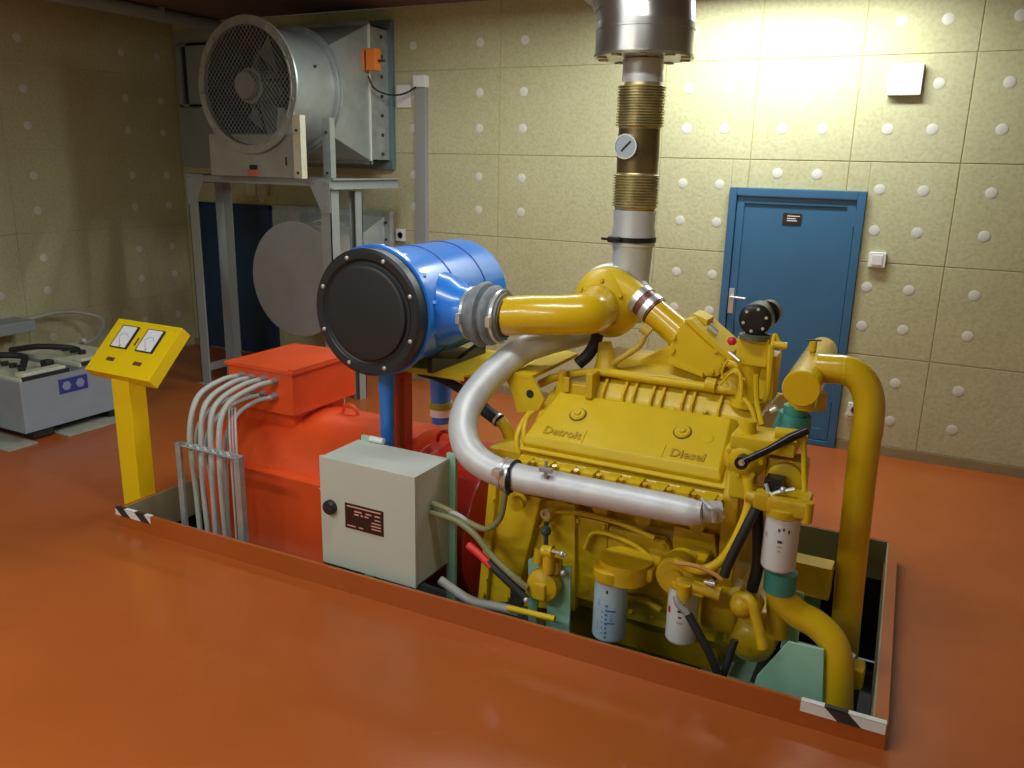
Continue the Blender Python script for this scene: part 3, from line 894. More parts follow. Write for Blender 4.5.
# cable support ladder
t = thing('cable_ladder', 'galvanised steel support frame clamping the grey cables at the kerb', 'cable support', (-3.27, 2.93, -.3))
b = MB(); b.box((-3.50, 2.90, -.3), (-3.485, 2.935, .52), .001); b.box((-3.485, 2.90, -.3), (-3.465, 2.905, .52), .001); b.build('upright', GALV, t)
b = MB(); b.box((-3.055, 2.90, -.3), (-3.04, 2.935, .52), .001); b.box((-3.075, 2.90, -.3), (-3.055, 2.905, .52), .001); b.build('upright', GALV, t)
b = MB(); b.box((-3.50, 2.93, .49), (-3.04, 2.94, .52), .001); b.build('crossbar', GALV, t)
b = MB()
for i in range(6): b.tube([(-3.45 + i * .055, 2.925, .50), (-3.43 + i * .055, 2.935, .515), (-3.405 + i * .055, 2.93, .49)], .011, 8)
b.cyl((-3.49, 2.915, .505), (-3.05, 2.915, .505), .006, 8)
b.build('cable_clips', GALV, t)
for k in range(3):
    o = MB().tube([at(229 + 3 * k, 408, 3.18), at(230 + 3 * k, 440, 3.02), at(234 + 3 * k, 500, 3.0), at(237 + 3 * k, 545, 3.0)], .006, 8).build('thin_cable', CABG if k != 1 else mat('mauve_sheath', (.45, .30, .34), .5))
    tag(recentre(o), ('thin grey cable beside the power cables, leftmost of three', 'thin mauve cable between two thin grey ones beside the power cables', 'thin grey cable beside the right upright of the cable support')[k], 'cable', 'thin cables beside the power cables')

# ------------------------------------------------------------------ control cabinet
t = thing('control_cabinet', 'light grey steel control cabinet with a dark nameplate at the pit edge', 'cabinet', (-2.24, 3.05, .08))
cx0, cx1, cy0, cy1, cz0, cz1 = -2.515, -1.967, 2.90, 3.20, .078, .632
MB().box((cx0 + .004, cy0 + .027, cz0 + .004), (cx1 - .004, cy1, cz1 - .004), .004).build('enclosure', GREYP, t)
dr = MB().box((cx0, cy0, cz0), (cx1, cy0 + .020, cz1), .004).build('cabinet_door', GREYP, t)
b = MB(); b.lathe((cx0 + .065, cy0, (cz0 + cz1) / 2 + .03), (0, -1, 0), [(0, .036), (.02, .036), (.028, .03), (.03, .01)], 20); b.build('lock_knob', BLACK, dr)
n0 = at(345, 502, cy0); n1 = at(384, 541, cy0)
pl = MB().box((n0.x, cy0 - .003, n1.z + .02), (n1.x, cy0, n0.z - .0), .001).build('nameplate', PLATE, dr, label='dark nameplate with pale printed lines')
nx, nz = n1.x - n0.x, (n0.z - n1.z - .02)
for (u, v, l, h) in ((.06, .92, .88, .05), (.25, .76, .2, .05), (.55, .76, .15, .05), (.78, .76, .14, .05), (.25, .64, .12, .05), (.42, .64, .06, .05), (.52, .64, .1, .05),
                     (.78, .60, .15, .04), (.70, .46, .24, .04), (.68, .34, .26, .04), (.70, .22, .24, .04), (.06, .14, .22, .04), (.36, .14, .12, .04)):
    MB().box((n0.x + u * nx, cy0 - .0042, n1.z + .02 + (v - h) * nz), (n0.x + (u + l) * nx, cy0 - .0028, n1.z + .02 + v * nz)).build('print_line', PRINT, pl)
b = MB(); b.box((cx1 - .02, cy1, PZ + .452), (cx1 + .03, cy1 + .02, cz1 + .02), .002); b.build('mounting_upright', MINT, t)
b = MB(); b.box((cx0 + .02, cy1, PZ + .452), (cx0 + .08, cy1 + .02, cz1 + .02), .002); b.build('mounting_upright', MINT, t)
b = MB(); b.cyl((cx0 + .08, cy1 - .0, cz1 + .012), (cx0 + .16, cy1 - .0, cz1 + .012), .016, 10); b.build('bracket_pin', WHITE, t)
b = MB(); b.box((cx1 - .17, cy0 + .05, cz0 - .02), (cx1 - .02, cy1 - .03, cz0 + .003), .002); b.build('gland_plate', BLACK, t)

# ------------------------------------------------------------------ air cleaner
ac = V((-2.372, 3.10, 1.303)); ar = .302
t = thing('air_cleaner', 'big blue air cleaner drum with a round black front cover', 'air cleaner', (ac.x, 3.5, .99))
b = MB()
b.lathe(ac, (0, 1, 0), [(-.008, .0), (-.008, .205), (-.002, .222), (.014, .226), (.016, .24), (.010, .25), (.002, .256), (.0, .288), (.010, ar), (.07, ar), (.075, ar - .03), (.075, .1)], 64)
cv = b.build('front_cover', BLACK, t, label='black moulded cover')
for k in range(8):
    a = R(22 + 45 * k); p = ac + V((math.cos(a) * .271, 0, math.sin(a) * .271))
    MB().lathe(p, (0, -1, 0), [(0, .011), (.004, .009), (.006, .004)], 10).build('cover_screw', CHROME, cv)
b = MB()
b.lathe(ac, (0, 1, 0), [(.075, .27), (.076, .314), (.100, .316), (.103, .290), (.30, .288), (.38, .288), (.62, .288), (.86, .288), (.90, .275), (.92, .24)], 64)
b.build('drum', BLUE, t)
for k in range(14):
    a = 2 * PI * k / 14 + .2; p = ac + V((math.cos(a) * .303, .100, math.sin(a) * .303))
    MB().bolt(p, (0, 1, 0), .013, .035).build('flange_bolt', BLUE, t)
for yq in (.38, .66):
    MB().lathe(ac, (0, 1, 0), [(yq - .004, .287), (yq - .004, .2915), (yq + .004, .2915), (yq + .004, .287)], 64, cap=False).build('seam_band', mat('seam_blue_%d' % int(yq * 1000), (.01, .08, .35), .5), t)
oy = 3.42; oz = 1.298
b = MB(); b.lathe((ac.x + .2, oy, oz), (1, 0, 0), [(0, .19), (.09, .165), (.14, .128), (.20, .122)], 40); b.build('outlet_cone', BLUE, t)
# hump hose with clamps
hx = ac.x + .385
th = thing('hump_hose', 'grey convoluted hose clamped between the blue drum and the yellow intake pipe', 'hose', (hx + .08, oy, oz - .13))
b = MB(); b.lathe((hx, oy, oz), (1, 0, 0), [(0, .124), (.045, .126), (.055, .150), (.075, .158), (.09, .150), (.098, .122), (.106, .118), (.116, .140), (.13, .144), (.142, .136), (.15, .120), (.19, .112)], 40); b.build('hose', HOSE, th)
for xq in (.012, .172):
    b = MB(); b.lathe((hx + xq - .007, oy, oz), (1, 0, 0), [(0, .12), (0, .129), (.014, .129), (.014, .12)], 36, cap=False); b.box((hx + xq - .012, oy - .15, oz - .03), (hx + xq + .012, oy - .12, oz + .02), .003); b.build('clamp', CHROME, th)

# shelf & legs carrying the air cleaner
t = thing('air_cleaner_stand', 'yellow shelf on red uprights holding the blue drum above the generator', 'stand', (-2.2, 3.7, .64))
b = MB(); b.prism([(-2.55, 3.42, .985), (-2.02, 3.42, .985), (-1.84, 3.60, .985), (-1.84, 3.98, .985), (-2.55, 3.98, .985)], (0, 0, -.012))
b.prism([(-2.55, 3.414, .984), (-2.02, 3.414, .984), (-2.02, 3.4195, .984), (-2.55, 3.4195, .984)], (0, 0, -.03))
b.build('shelf', YEL, t)
for (px, lo) in ((399, 3.43), (466, 3.80)):
    q = at(px, 400, lo)
    b = MB(); zl_ = .50 if px < 420 else .53; b.box((q.x - .035, lo, zl_), (q.x + .035, lo + .008, .972)); b.box((q.x + .027, lo + .009, zl_), (q.x + .035, lo + .07, .972)); b.bolt((q.x + .01, lo, .90), (0, -1, 0), .01, .006); b.bolt((q.x + .01, lo, .955), (0, -1, 0), .01, .006)
    up = b.build('upright', REDU, t)
for xs in (-2.5, -2.2):
    b = MB(); b.prism([(xs, 3.36, .985), (xs, 3.90, .985), (xs, 3.90, 1.06), (xs, 3.63, 1.005), (xs, 3.36, 1.06)], (.03, 0, 0)); b.build('saddle', BLACKM, t)
# blue drain pipes
q = at(387, 405, 3.33)
t = thing('blue_drain_pipe', 'bright blue vertical pipe below the black drum cover', 'pipe', (q.x, q.y, .4))
MB().cyl((q.x, q.y, .43), (q.x, q.y, .86), .036, 20, r2=.038).build('pipe', BLUE, t)
MB().cyl((q.x, q.y, .86), (q.x, q.y, 1.02), .043, 20).build('sleeve', BLUE, t)
b = MB(); b.tube([(q.x - .12, q.y - .02, 1.0), (q.x - .06, q.y - .03, .985), (q.x, q.y - .06, .99)], .008, 8); b.build('hook', CHROME, t)
q = at(441, 400, 4.0)
t = thing('stickered_blue_pipe', 'blue pipe with olive and white bands behind the drum shelf', 'pipe', (q.x, q.y, .62))
MB().cyl((q.x, q.y, .50), (q.x, q.y, 1.0), .055, 20, r2=.075).build('pipe', BLUE, t)
zz = at(441, 408, 3.94).z
MB().cyl((q.x, q.y, zz - .02), (q.x, q.y, zz + .02), .068, 20).build('band', OLIVE, t, label='olive band')
MB().cyl((q.x, q.y, zz - .065), (q.x, q.y, zz - .022), .066, 20).build('band', WHITE, t, label='white band')
o = MB().tube([at(420, 372, 3.55), at(440, 378, 3.55), at(470, 395, 3.5), at(490, 412, 3.5), at(497, 418, 3.5)], .024, 12).build('black_hose', RUB)
tag(recentre(o), 'thick black hose passing behind the bent silver pipe under the drum shelf', 'hose')

# ------------------------------------------------------------------ exhaust stack
ex, ey = -1.365, 3.92
t = thing('exhaust_stack', 'vertical exhaust pipe with two bronze bellows rising from the engine', 'exhaust pipe', (ex, ey, 1.42))
Z = lambda py: at(635, py, ey).z
MB().lathe((ex, ey, 0), (0, 0, 1), [(Z(285), .088), (Z(262), .094), (Z(247), .098), (Z(245), .106), (Z(232), .106), (Z(228), .100), (Z(210), .102)], 36).build('lower_pipe', SILV, t)
zc = Z(239)
b = MB(); b.lathe((ex, ey, zc - .012), (0, 0, 1), [(0, .10), (0, .112), (.024, .112), (.024, .10)], 36, cap=False)
b.box((ex - .09, ey - .118, zc - .014), (ex - .03, ey - .095, zc + .014), .004); b.cyl((ex - .13, ey - .085, zc), (ex - .02, ey - .118, zc), .007, 8); b.build('band_clamp', BLACKM, t)


def bellows(za, zb, nf, r0, r1, nm):
    pf = [(za - .012, r0 - .004)]
    for k in range(nf):
        u = za + (zb - za) * k / nf; s_ = (zb - za) / nf
        pf += [(u + s_ * .12, r0), (u + s_ * .35, r1), (u + s_ * .65, r1), (u + s_ * .88, r0)]
    pf.append((zb + .012, r0 - .004))
    MB().lathe((ex, ey, 0), (0, 0, 1), pf, 40).build('bellows', BRONZE, t)


bellows(Z(207), Z(174), 12, .100, .111, 0)
bellows(Z(127), Z(86), 15, .101, .113, 1)
MB().lathe((ex, ey, 0), (0, 0, 1), [(Z(174), .098), (Z(160), .099), (Z(158), .100), (Z(129), .098)], 36).build('middle_pipe', BRONZED, t)
MB().lathe((ex, ey, 0), (0, 0, 1), [(Z(86), .096), (Z(76), .096), (Z(76) + .005, .094), (Z(60), .094)], 36).build('upper_pipe', SILV, t)
gc = at(625.5, 146.5, ey - .12)
b = MB(); b.lathe(gc, (-.05, -1, .0), [(-.03, .054), (0, .057), (.006, .057), (.006, .050), (.002, .049)], 28); gg = b.build('pressure_gauge', CHROME, t)
b = MB(); b.lathe(gc + V((0, -.003, 0)), (-.05, -1, 0), [(0, .048), (.001, .048)], 28); b.build('gauge_face', mat('gauge_white', (.40, .46, .52), .3), gg)
b = MB(); b.tube([gc + V((-.018, -.007, -.02)), gc + V((.026, -.007, .024))], .004, 6, smooth=False); b.build('gauge_needle', INK, gg)
b = MB(); b.cyl(gc + V((.0, .02, 0)), V((ex - .05, ey - .03, gc.z)), .012, 10); b.build('gauge_stem', BRONZED, gg)

# clad elbow above
t = thing('insulated_exhaust_elbow', 'shiny sheet-clad insulated elbow hanging over the exhaust stack from the ceiling', 'duct elbow', (ex, ey, Z(55)))
zb_ = Z(59); rr_ = .226
MB().lathe((ex, ey, 0), (0, 0, 1), [(zb_, .10), (zb_, rr_ + .004), (zb_ + .012, rr_ + .006), (zb_ + .014, rr_), (zb_ + .115, rr_), (zb_ + .117, rr_ + .004), (zb_ + .125, rr_ + .004), (zb_ + .127, rr_), (zb_ + .15, rr_)], 48).build('end_collar', FOIL, t)
dirv = V((-.97, .2, 0)).normalized(); ringz = []
cR = .34; c0 = V((ex, ey, zb_ + .15)); segs = 4; maxa = R(60)
prev = None
for s_ in range(segs + 1):
    a = maxa * s_ / segs
    p = c0 + dirv * cR * (1 - math.cos(a)) + V((0, 0, 1)) * cR * math.sin(a)
    tn = (V((0, 0, 1)) * math.cos(a) + dirv * math.sin(a)).normalized()
    u = dirv.cross(V((0, 0, 1))).normalized(); w_ = u.cross(tn)
    ringz.append([p + (u * math.cos(2 * PI * k / 48) + w_ * math.sin(2 * PI * k / 48)) * rr_ for k in range(48)])
tn = tn
last = [q + tn * .6 for q in ringz[-1]]
MB().rings(ringz + [last], True, True).build('elbow_segments', FOIL, t, ang=8)
for s_ in range(1, segs + 1):
    a = maxa * s_ / segs
    p = c0 + dirv * cR * (1 - math.cos(a)) + V((0, 0, 1)) * cR * math.sin(a)
    tn = (V((0, 0, 1)) * math.cos(a) + dirv * math.sin(a)).normalized()
    MB().lathe(p - tn * .006, tn, [(0, rr_ - .01), (0, rr_ + .004), (.012, rr_ + .004), (.012, rr_ - .01)], 48, cap=False).build('seam_bead', FOIL, t)
b = MB()
for k in range(10):
    a = 2 * PI * k / 10; b.box((-.02, -.015, -.006), (.02, .015, 0), .001, None, Matrix.Translation((ex + math.cos(a) * .2, ey + math.sin(a) * .2, zb_)) @ Matrix.Rotation(a, 4, 'Z'))
b.build('collar_clips', BRONZE, t)

# ------------------------------------------------------------------ the engine
yc = 3.78
eng = thing('diesel_engine', 'big yellow V-type diesel engine standing in the floor pit', 'engine', (-1.15, yc, -.28))
X0, X1 = -1.61, -.665


def mirror_poly(p): return p + [(2 * yc - y, z) for y, z in reversed(p)]


def xprism(bb, poly, x0, x1, bev=0., m=None):
    bb.prism([(x0, y, z) for y, z in poly], (x1 - x0, 0, 0), bev, m); return bb


half = [(3.46, -.27), (3.40, -.10), (3.33, -.02), (3.30, .06), (3.31, .30), (3.36, .44), (3.27, .53), (3.215, .60), (3.215, .70), (3.25, .72), (3.52, .90), (3.62, .97)]
b = MB(); xprism(b, mirror_poly(half), X0, X1, .012)
blk = b.build('engine_block', YELC, eng)
# castings on the near side of the block
b = MB()
for k in range(9):
    x = X0 + .07 + k * .105; b.lathe((x, 3.205, .655), (0, -1, 0), [(0, .020), (.010, .018)], 12); b.bolt((x, 3.195, .655), (0, -1, 0), .012, .014)
b.box((X0 + .01, 3.185, .612), (X1 - .0, 3.235, .700), .008)
for k in range(9):
    x = X0 + .06 + k * .105; b.box((x - .035, 3.165, .60), (x + .03, 3.22, .685), .008); b.bolt((x, 3.165, .66), (0, -1, 0), .013, .012)
b.build('head_flange', YEL, blk)
for k in range(9):
    x = X0 + .055 + k * .105
    b = MB(); b.box((x - .030, 3.145, .665), (x + .028, 3.225, .708 + .006 * (k % 2)), .006); b.build('exhaust_lug', YEL, blk)
    b = MB(); b.bolt((x + .045, 3.17, .695), (0, -.3, 1), .013, .016); b.build('lug_bolt', YELC, blk)
b = MB()
b.box((-1.48, 3.285, .02), (-1.18, 3.33, .44), .012)
b.prism([(-1.18, 3.28, .42), (-.92, 3.28, .42), (-.85, 3.28, .35), (-.85, 3.28, .16), (-1.18, 3.28, .10)], (0, .05, 0), .010)
b.prism([(-.88, 3.27, .50), (-.70, 3.27, .50), (-.68, 3.27, .40), (-.80, 3.27, .34), (-.88, 3.27, .40)], (0, .06, 0), .01)
for q in ((-1.42, .52), (-1.22, .50), (-1.02, .50), (-.78, .53)): b.lathe((q[0], 3.32, q[1]), (0, -1, 0), [(0, .045), (.05, .038), (.055, .03)], 16)
b.build('side_covers', YELC, blk)
b = MB()
for (x, z) in ((-1.46, .42), (-1.33, .42), (-1.20, .42), (-1.46, .05), (-1.20, .05), (-1.46, .24), (-1.20, .24), (-1.10, .39), (-.92, .39), (-1.10, .15), (-.88, .18), (-.88, .30)):
    b.bolt((x, 3.285, z), (0, -1, 0), .012, .014)
for k in range(10): b.bolt((X0 + .05 + k * .1, 3.33, .01), (0, -1, .3), .011, .02)
b.build('casing_bolts', YEL, blk)
b = MB(); xprism(b, mirror_poly([(3.38, -.03), (3.32, -.03), (3.32, .01), (3.36, .01)]), X0, X1, .004); xprism(b, mirror_poly([(3.52, -.34), (3.44, -.05)]), X0 + .04, X1 - .1, .02)
b.build('oil_pan', YELC, blk)
b = MB()
b.tube([(-1.50, 3.25, .36), (-1.40, 3.25, .46), (-1.15, 3.25, .47), (-.95, 3.24, .44)], .012, 8)
b.tube([(-1.28, 3.26, .30), (-1.22, 3.25, .40), (-1.0, 3.24, .37), (-.90, 3.22, .25)], .010, 8)
b.tube([(-1.15, 3.27, .08), (-1.0, 3.26, .12), (-.9, 3.25, .10)], .014, 8)
b.build('oil_lines', YEL, blk)
# near valve cover, tilted
TH = R(31); vv = V((0, math.cos(TH), math.sin(TH))); nn_ = V((0, -math.sin(TH), math.cos(TH))); ux_ = V((1, 0, 0))


def cover(mirror=False):
    O = V((0, 3.235, .728))

    def P(x, v, n):
        p = O + vv * v + nn_ * n; p.x = x
        if mirror: p.y = 2 * yc - p.y
        return p
    q = MB()
    q.rings([[P(X0 + .0, -.01, 0), P(X1 - .0, -.01, 0), P(X1 - .0, .38, 0), P(X0 + .0, .38, 0)],
             [P(X0 + .0, -.01, .016), P(X1 - .0, -.01, .016), P(X1 - .0, .38, .016), P(X0 + .0, .38, .016)]])
    q.rings([[P(X0 + .012, .008, .0), P(X1 - .02, .008, .0), P(X1 - .02, .36, .0), P(X0 + .06, .36, .0)],
             [P(X0 + .014, .012, .036), P(X1 - .022, .012, .036), P(X1 - .03, .355, .036), P(X0 + .05, .355, .036)],
             [P(X0 + .024, .045, .062), P(X1 - .036, .045, .062), P(X1 - .06, .335, .062), P(X0 + .078, .335, .062)]])
    bmesh.ops.bevel(q.bm, geom=q.bm.edges[:], offset=.006, segments=2, profile=.5, affect='EDGES')
    return q, P


q, P = cover(); vc = q.build('valve_cover', YEL, eng)
q2, _ = cover(True); q2.build('valve_cover', YEL, eng)
for (px, py) in ((577, 413), (681, 429)):
    a = at(px, py, 3.40); c = P(a.x + .012, .212, .0615)
    b = MB(); b.lathe(c, nn_, [(0, .036), (.006, .036), (.012, .031), (.012, .016), (.020, .014), (.022, .009)], 26); k = b.build('filler_cap', YEL, vc)
    b = MB(); b.lathe(c + nn_ * .0002, nn_, [(0, .041), (.0012, .041)], 26); b.build('cap_gasket', INK, k)
c = P(at(710, 433, 3.4).x, .20, .061); MB().lathe(c, nn_, [(0, .026), (.004, .022), (.005, .012)], 18).build('cover_boss', YEL, vc)
for (px, py, s_) in ((563, 434, 'Detroit'), (688, 455, 'Diesel')):
    a = at(px, py, 3.285); c = P(a.x, .088, .0625)
    text('cover_lettering', s_, .060, basis(c, ux_, vv), mat('lettering_enamel_' + s_, (.48, .30, .006), .4, coat=.2), vc, .004, sx=1.0, label='raised lettering cast in the cover', bold=.0015)
    hw = .105
    b = MB(); b.bm.free(); b.bm = bmesh.new()
    for s2 in (-1, 1):
        if (s_ == 'Detroit') == (s2 == 1): b.tube([P(a.x + s2 * hw, .055, .063), P(a.x + s2 * hw, .125, .063)], .0025, 5, smooth=False)
    b.build('pad_edge', YEL, vc)

# air box cover with ribs behind the cover
xa, xb_ = at(592, 392, 3.55).x, at(757, 410, 3.55).x
b = MB(); xprism(b, [(3.50, .90), (3.515, .955), (3.575, 1.025), (3.70, 1.04), (3.70, .90)], xa, xb_, .008)
ab = b.build('air_box', YEL, eng)
b = MB()
for px in (604, 624, 634, 652, 662, 683, 693, 720):
    x = at(px, 400, 3.53).x; b.prism([(x - .005, 3.495, .92), (x - .005, 3.50, .985), (x - .005, 3.56, 1.035), (x - .005, 3.58, 1.02), (x - .005, 3.52, .93)], (.012, 0, 0), .002)
b.build('ribs', YEL, ab)
b = MB()
for px in (614, 643, 672, 705): b.bolt(at(px, 411, 3.50), (0, -.8, .6), .014, .014)
b.build('air_box_bolts', YEL, ab)
# rear brackets left of the air box
b = MB(); b.box((xa - .17, 3.50, .92), (xa - .01, 3.68, 1.0), .01); b.box((xa - .12, 3.48, .96), (xa - .09, 3.5, 1.03), .004); b.box((xa - .0, 3.46, .95), (xa + .035, 3.56, 1.07), .006)
b.cyl((xa - .14, 3.52, .99), (xa - .14, 3.52, 1.05), .022, 12); b.build('rear_casting', YELC, eng)
# blower between the banks
b = MB(); xprism(b, [(3.62, .95), (3.60, 1.06), (3.66, 1.115), (3.92, 1.115), (3.98, 1.06), (3.98, .95)], -1.42, -.62, .015)
bl = b.build('blower', YELC, eng)
b = MB(); b.prism([at(612, 368, 3.66), at(640, 360, 3.66), at(668, 346, 3.66), at(676, 340, 3.66), at(735, 382, 3.66), at(690, 384, 3.66)], (0, .26, 0), .012)
b.build('blower_adaptor', YEL, eng)
# slanted intake housing
fz_ = 3.60
poly = [at(*p, fz_) for p in ((668.6, 347), (682, 322), (690, 322), (727, 355), (724.5, 366), (718, 377), (702, 377), (668, 361))]
b = MB(); b.prism(poly, (0, .24, 0), .010); hs = b.build('intake_housing', YEL, eng)
b = MB(); b.prism([at(*p, fz_ - .015) for p in ((667, 358), (703, 373), (703, 378), (667, 364))], (0, .27, 0), .004)
b.prism([at(*p, fz_ - .012) for p in ((683, 320), (690, 319), (730, 355), (727, 360))], (0, .27, 0), .004)
b.prism([at(*p, 3.68) for p in ((687, 319), (693, 313), (708, 320), (706, 328), (700, 328))], (0, .12, 0), .006)
for p in ((674, 337), (673, 350), (716, 350), (720, 365), (712, 371)): b.bolt(at(*p, fz_), (0, -1, 0), .012, .012)
b.build('housing_flanges', YEL, hs)
a = at(709, 326, 3.66); e = at(717, 333, 3.66); MB().cyl(a, e, .016, 12).build('chrome_plug', CHROME, hs)
b = MB(); b.cyl(at(727, 352, 3.6), at(737, 372, 3.6), .02, 10); b.cyl(at(727, 363, 3.56), at(740, 368, 3.56), .017, 10); b.tube([at(722, 378, 3.55), at(735, 370, 3.52), at(741, 378, 3.5), at(741, 400, 3.48)], .010, 8); b.cyl(at(740, 346, 3.6), at(752, 362, 3.6), .016, 10)
b.tube([at(728, 360, 3.5), at(722, 372, 3.5), at(728, 386, 3.5)], .006, 8); b.tube([at(745, 380, 3.5), at(733, 372, 3.5), at(720, 385, 3.5)], .006, 8)
b.build('throttle_links', YEL, eng)
# long pipe across the top
b = MB(); b.tube([at(540, 384, 3.56), at(560, 376, 3.56), at(600, 372, 3.56), at(650, 379, 3.56), at(700, 386, 3.56), at(742, 392, 3.56)], .020, 12)
b.cyl(at(706, 384, 3.55), at(716, 386, 3.55), .032, 14); b.build('water_crossover_pipe', YEL, eng)
b = MB(); b.cyl(at(607, 374, 3.6), at(605, 342, 3.64), .062, 18, r2=.030); b.build('turbo_pedestal', YELC, eng)

# governor with black solenoid
g0 = at(757, 348, 3.56)
gt = MB(); gt.box((g0.x - .075, 3.50, g0.z - .07), (g0.x + .06, 3.64, g0.z + .055), .012); gt.lathe((g0.x - .02, 3.57, g0.z - .26), (0, 0, 1), [(0, .075), (.03, .075), (.03, .055), (.12, .05), (.18, .06), (.20, .06)], 20)
gt.box((g0.x + .02, 3.54, g0.z - .22), (g0.x + .09, 3.66, g0.z - .02), .01)
gv = gt.build('governor', YEL, eng)
sc_ = at(755, 320, 3.50)
b = MB(); b.lathe(sc_, (0, 1, 0), [(-.004, .03), (-.004, .055), (.004, .068), (.11, .068), (.12, .05)], 28); b.lathe(sc_ + V((.025, .11, .012)), (0, 1, 0), [(0, .03), (.0, .055), (.06, .055)], 20)
so_ = b.build('shutdown_solenoid', BLACKM, gv, label='black round solenoid')
b = MB()
for k in range(6): b.bolt(sc_ + V((math.cos(k * 1.05 + .3) * .048, -.003, math.sin(k * 1.05 + .3) * .048)), (0, -1, 0), .007, .006)
b.build('solenoid_studs', CHROME, so_)
b = MB(); b.lathe((sc_.x, sc_.y + .02, sc_.z - .085), (0, 0, 1), [(0, .062), (.02, .062)], 20); b.build('grey_collar', mat('olive_gasket', (.10, .12, .07), .5), gv)
b = MB(); b.blob(at(732, 341, 3.52), .020); b.build('red_cap', REDK, gv)
b = MB(); b.tube([at(770, 372, 3.5), at(772, 350, 3.5), at(775, 335, 3.52), at(780, 345, 3.52), at(782, 350, 3.52)], .009, 8); b.cyl(at(774, 344, 3.5), at(787, 346, 3.5), .014, 10); b.tube([at(771, 345, 3.5), at(768, 390, 3.5), at(764, 402, 3.5)], .012, 8)
b.tube([at(756, 375, 3.46), at(757, 402, 3.46), at(762, 425, 3.42)], .012, 8); b.tube([at(744, 398, 3.46), at(752, 410, 3.44), at(757, 428, 3.42)], .010, 8)
b.build('governor_pipes', YEL, gv)
b = MB(); b.cyl(at(729, 352, 3.5), at(740, 361, 3.48), .007, 8); b.build('steel_rod', CHROME, gv)

# gear case and front cover on the right
xg0, xg1 = X1 - .005, -.60
b = MB(); xprism(b, mirror_poly([(3.46, -.2), (3.30, -.02), (3.24, .12), (3.22, .45), (3.20, .70), (3.26, .86), (3.42, .93), (3.60, .97)]), xg0, xg1, .015)
gc_ = b.build('gear_case', YELC, eng)
b = MB()
c = at(742, 462, 3.16); b.lathe(c + V((0, .05, 0)), (0, -1, 0), [(-.03, .085), (.0, .085), (.012, .078), (.03, .05), (.035, .03)], 24)
b.box((c.x - .05, 3.19, c.z - .17), (c.x + .05, 3.27, c.z + .02), .012); b.box((c.x - .06, 3.18, c.z + .04), (c.x + .19, 3.36, c.z + .10), .012)
b.cyl((c.x + .0, 3.24, c.z + .08), (c.x, 3.24, c.z + .15), .028, 12); b.cyl((c.x + .10, 3.24, c.z + .115), (c.x + .22, 3.26, c.z + .115), .025, 12)
b.build('drive_cover', YEL, gc_)
b = MB()
for k in range(7):
    a = 2 * PI * k / 7; b.bolt(c + V((math.cos(a) * .068, .035, math.sin(a) * .068)), (0, -1, 0), .009, .012)
b.build('cover_bolts', YEL, gc_)
b = MB()
b.box((c.x + .08, 3.22, c.z - .23), (c.x + .235, 3.34, c.z + .02), .02); b.cyl((c.x + .04, 3.17, c.z - .11), (c.x + .12, 3.17, c.z - .11), .025, 12)
b.lathe((c.x + .16, 3.22, c.z - .06), (0, -1, 0), [(-.02, .075), (.02, .07), (.03, .04)], 20)
b.build('accessory_drive', YELC, gc_)
# black crank lever
lv = MB(); lv.tube([at(742, 462, 3.10), at(768, 450, 3.14), at(790, 438, 3.18), at(808, 430, 3.2)], [.015, .014, .018, .016], 10, smooth=False); lv.lathe(at(742, 462, 3.12), (0, -1, 0), [(-.03, .026), (.02, .026)], 16)
l_ = lv.build('crank_lever', BLACKM, eng, label='black lever')
MB().bolt(at(742, 462, 3.10), (0, -1, 0), .013, .012).build('lever_nut', CHROME, l_)
b = MB(); b.tube([at(804, 436, 3.22), at(804, 470, 3.2), at(804, 495, 3.18), at(797, 504, 3.16), at(785, 506, 3.15)], .011, 10); b.build('fuel_pipe', YEL, eng)
b = MB(); b.box((c.x + .10, 3.10, c.z - .11), (c.x + .17, 3.18, c.z - .03), .006, None); bx_ = b.build('black_bracket', BLACKM, eng)
b = MB(); b.tube([at(766, 484, 3.1), at(770, 494, 3.08), at(778, 492, 3.08), at(795, 489, 3.08)], .008, 8); b.blob(at(783, 490, 3.08), .013); b.build('chrome_fitting', CHROME, eng)
# pipes down the right end
b = MB(); b.tube([at(748, 478, 3.10), at(749, 505, 3.08), at(738, 535, 3.05), at(722, 560, 3.03), at(700, 570, 3.02), at(675, 560, 3.03)], .020, 12); b.build('bent_oil_pipe', YEL, eng)
b = MB(); b.tube([at(756, 508, 3.06), at(745, 530, 3.03), at(730, 560, 3.01), at(724, 576, 3.0)], .020, 12); b.build('black_sleeve', RUB, eng, label='black rubber hose')
b = MB(); b.tube([at(757, 505, 3.12), at(758, 560, 3.14), at(752, 590, 3.14)], .024, 12); b.build('belt_guard_edge', BLACK, eng)
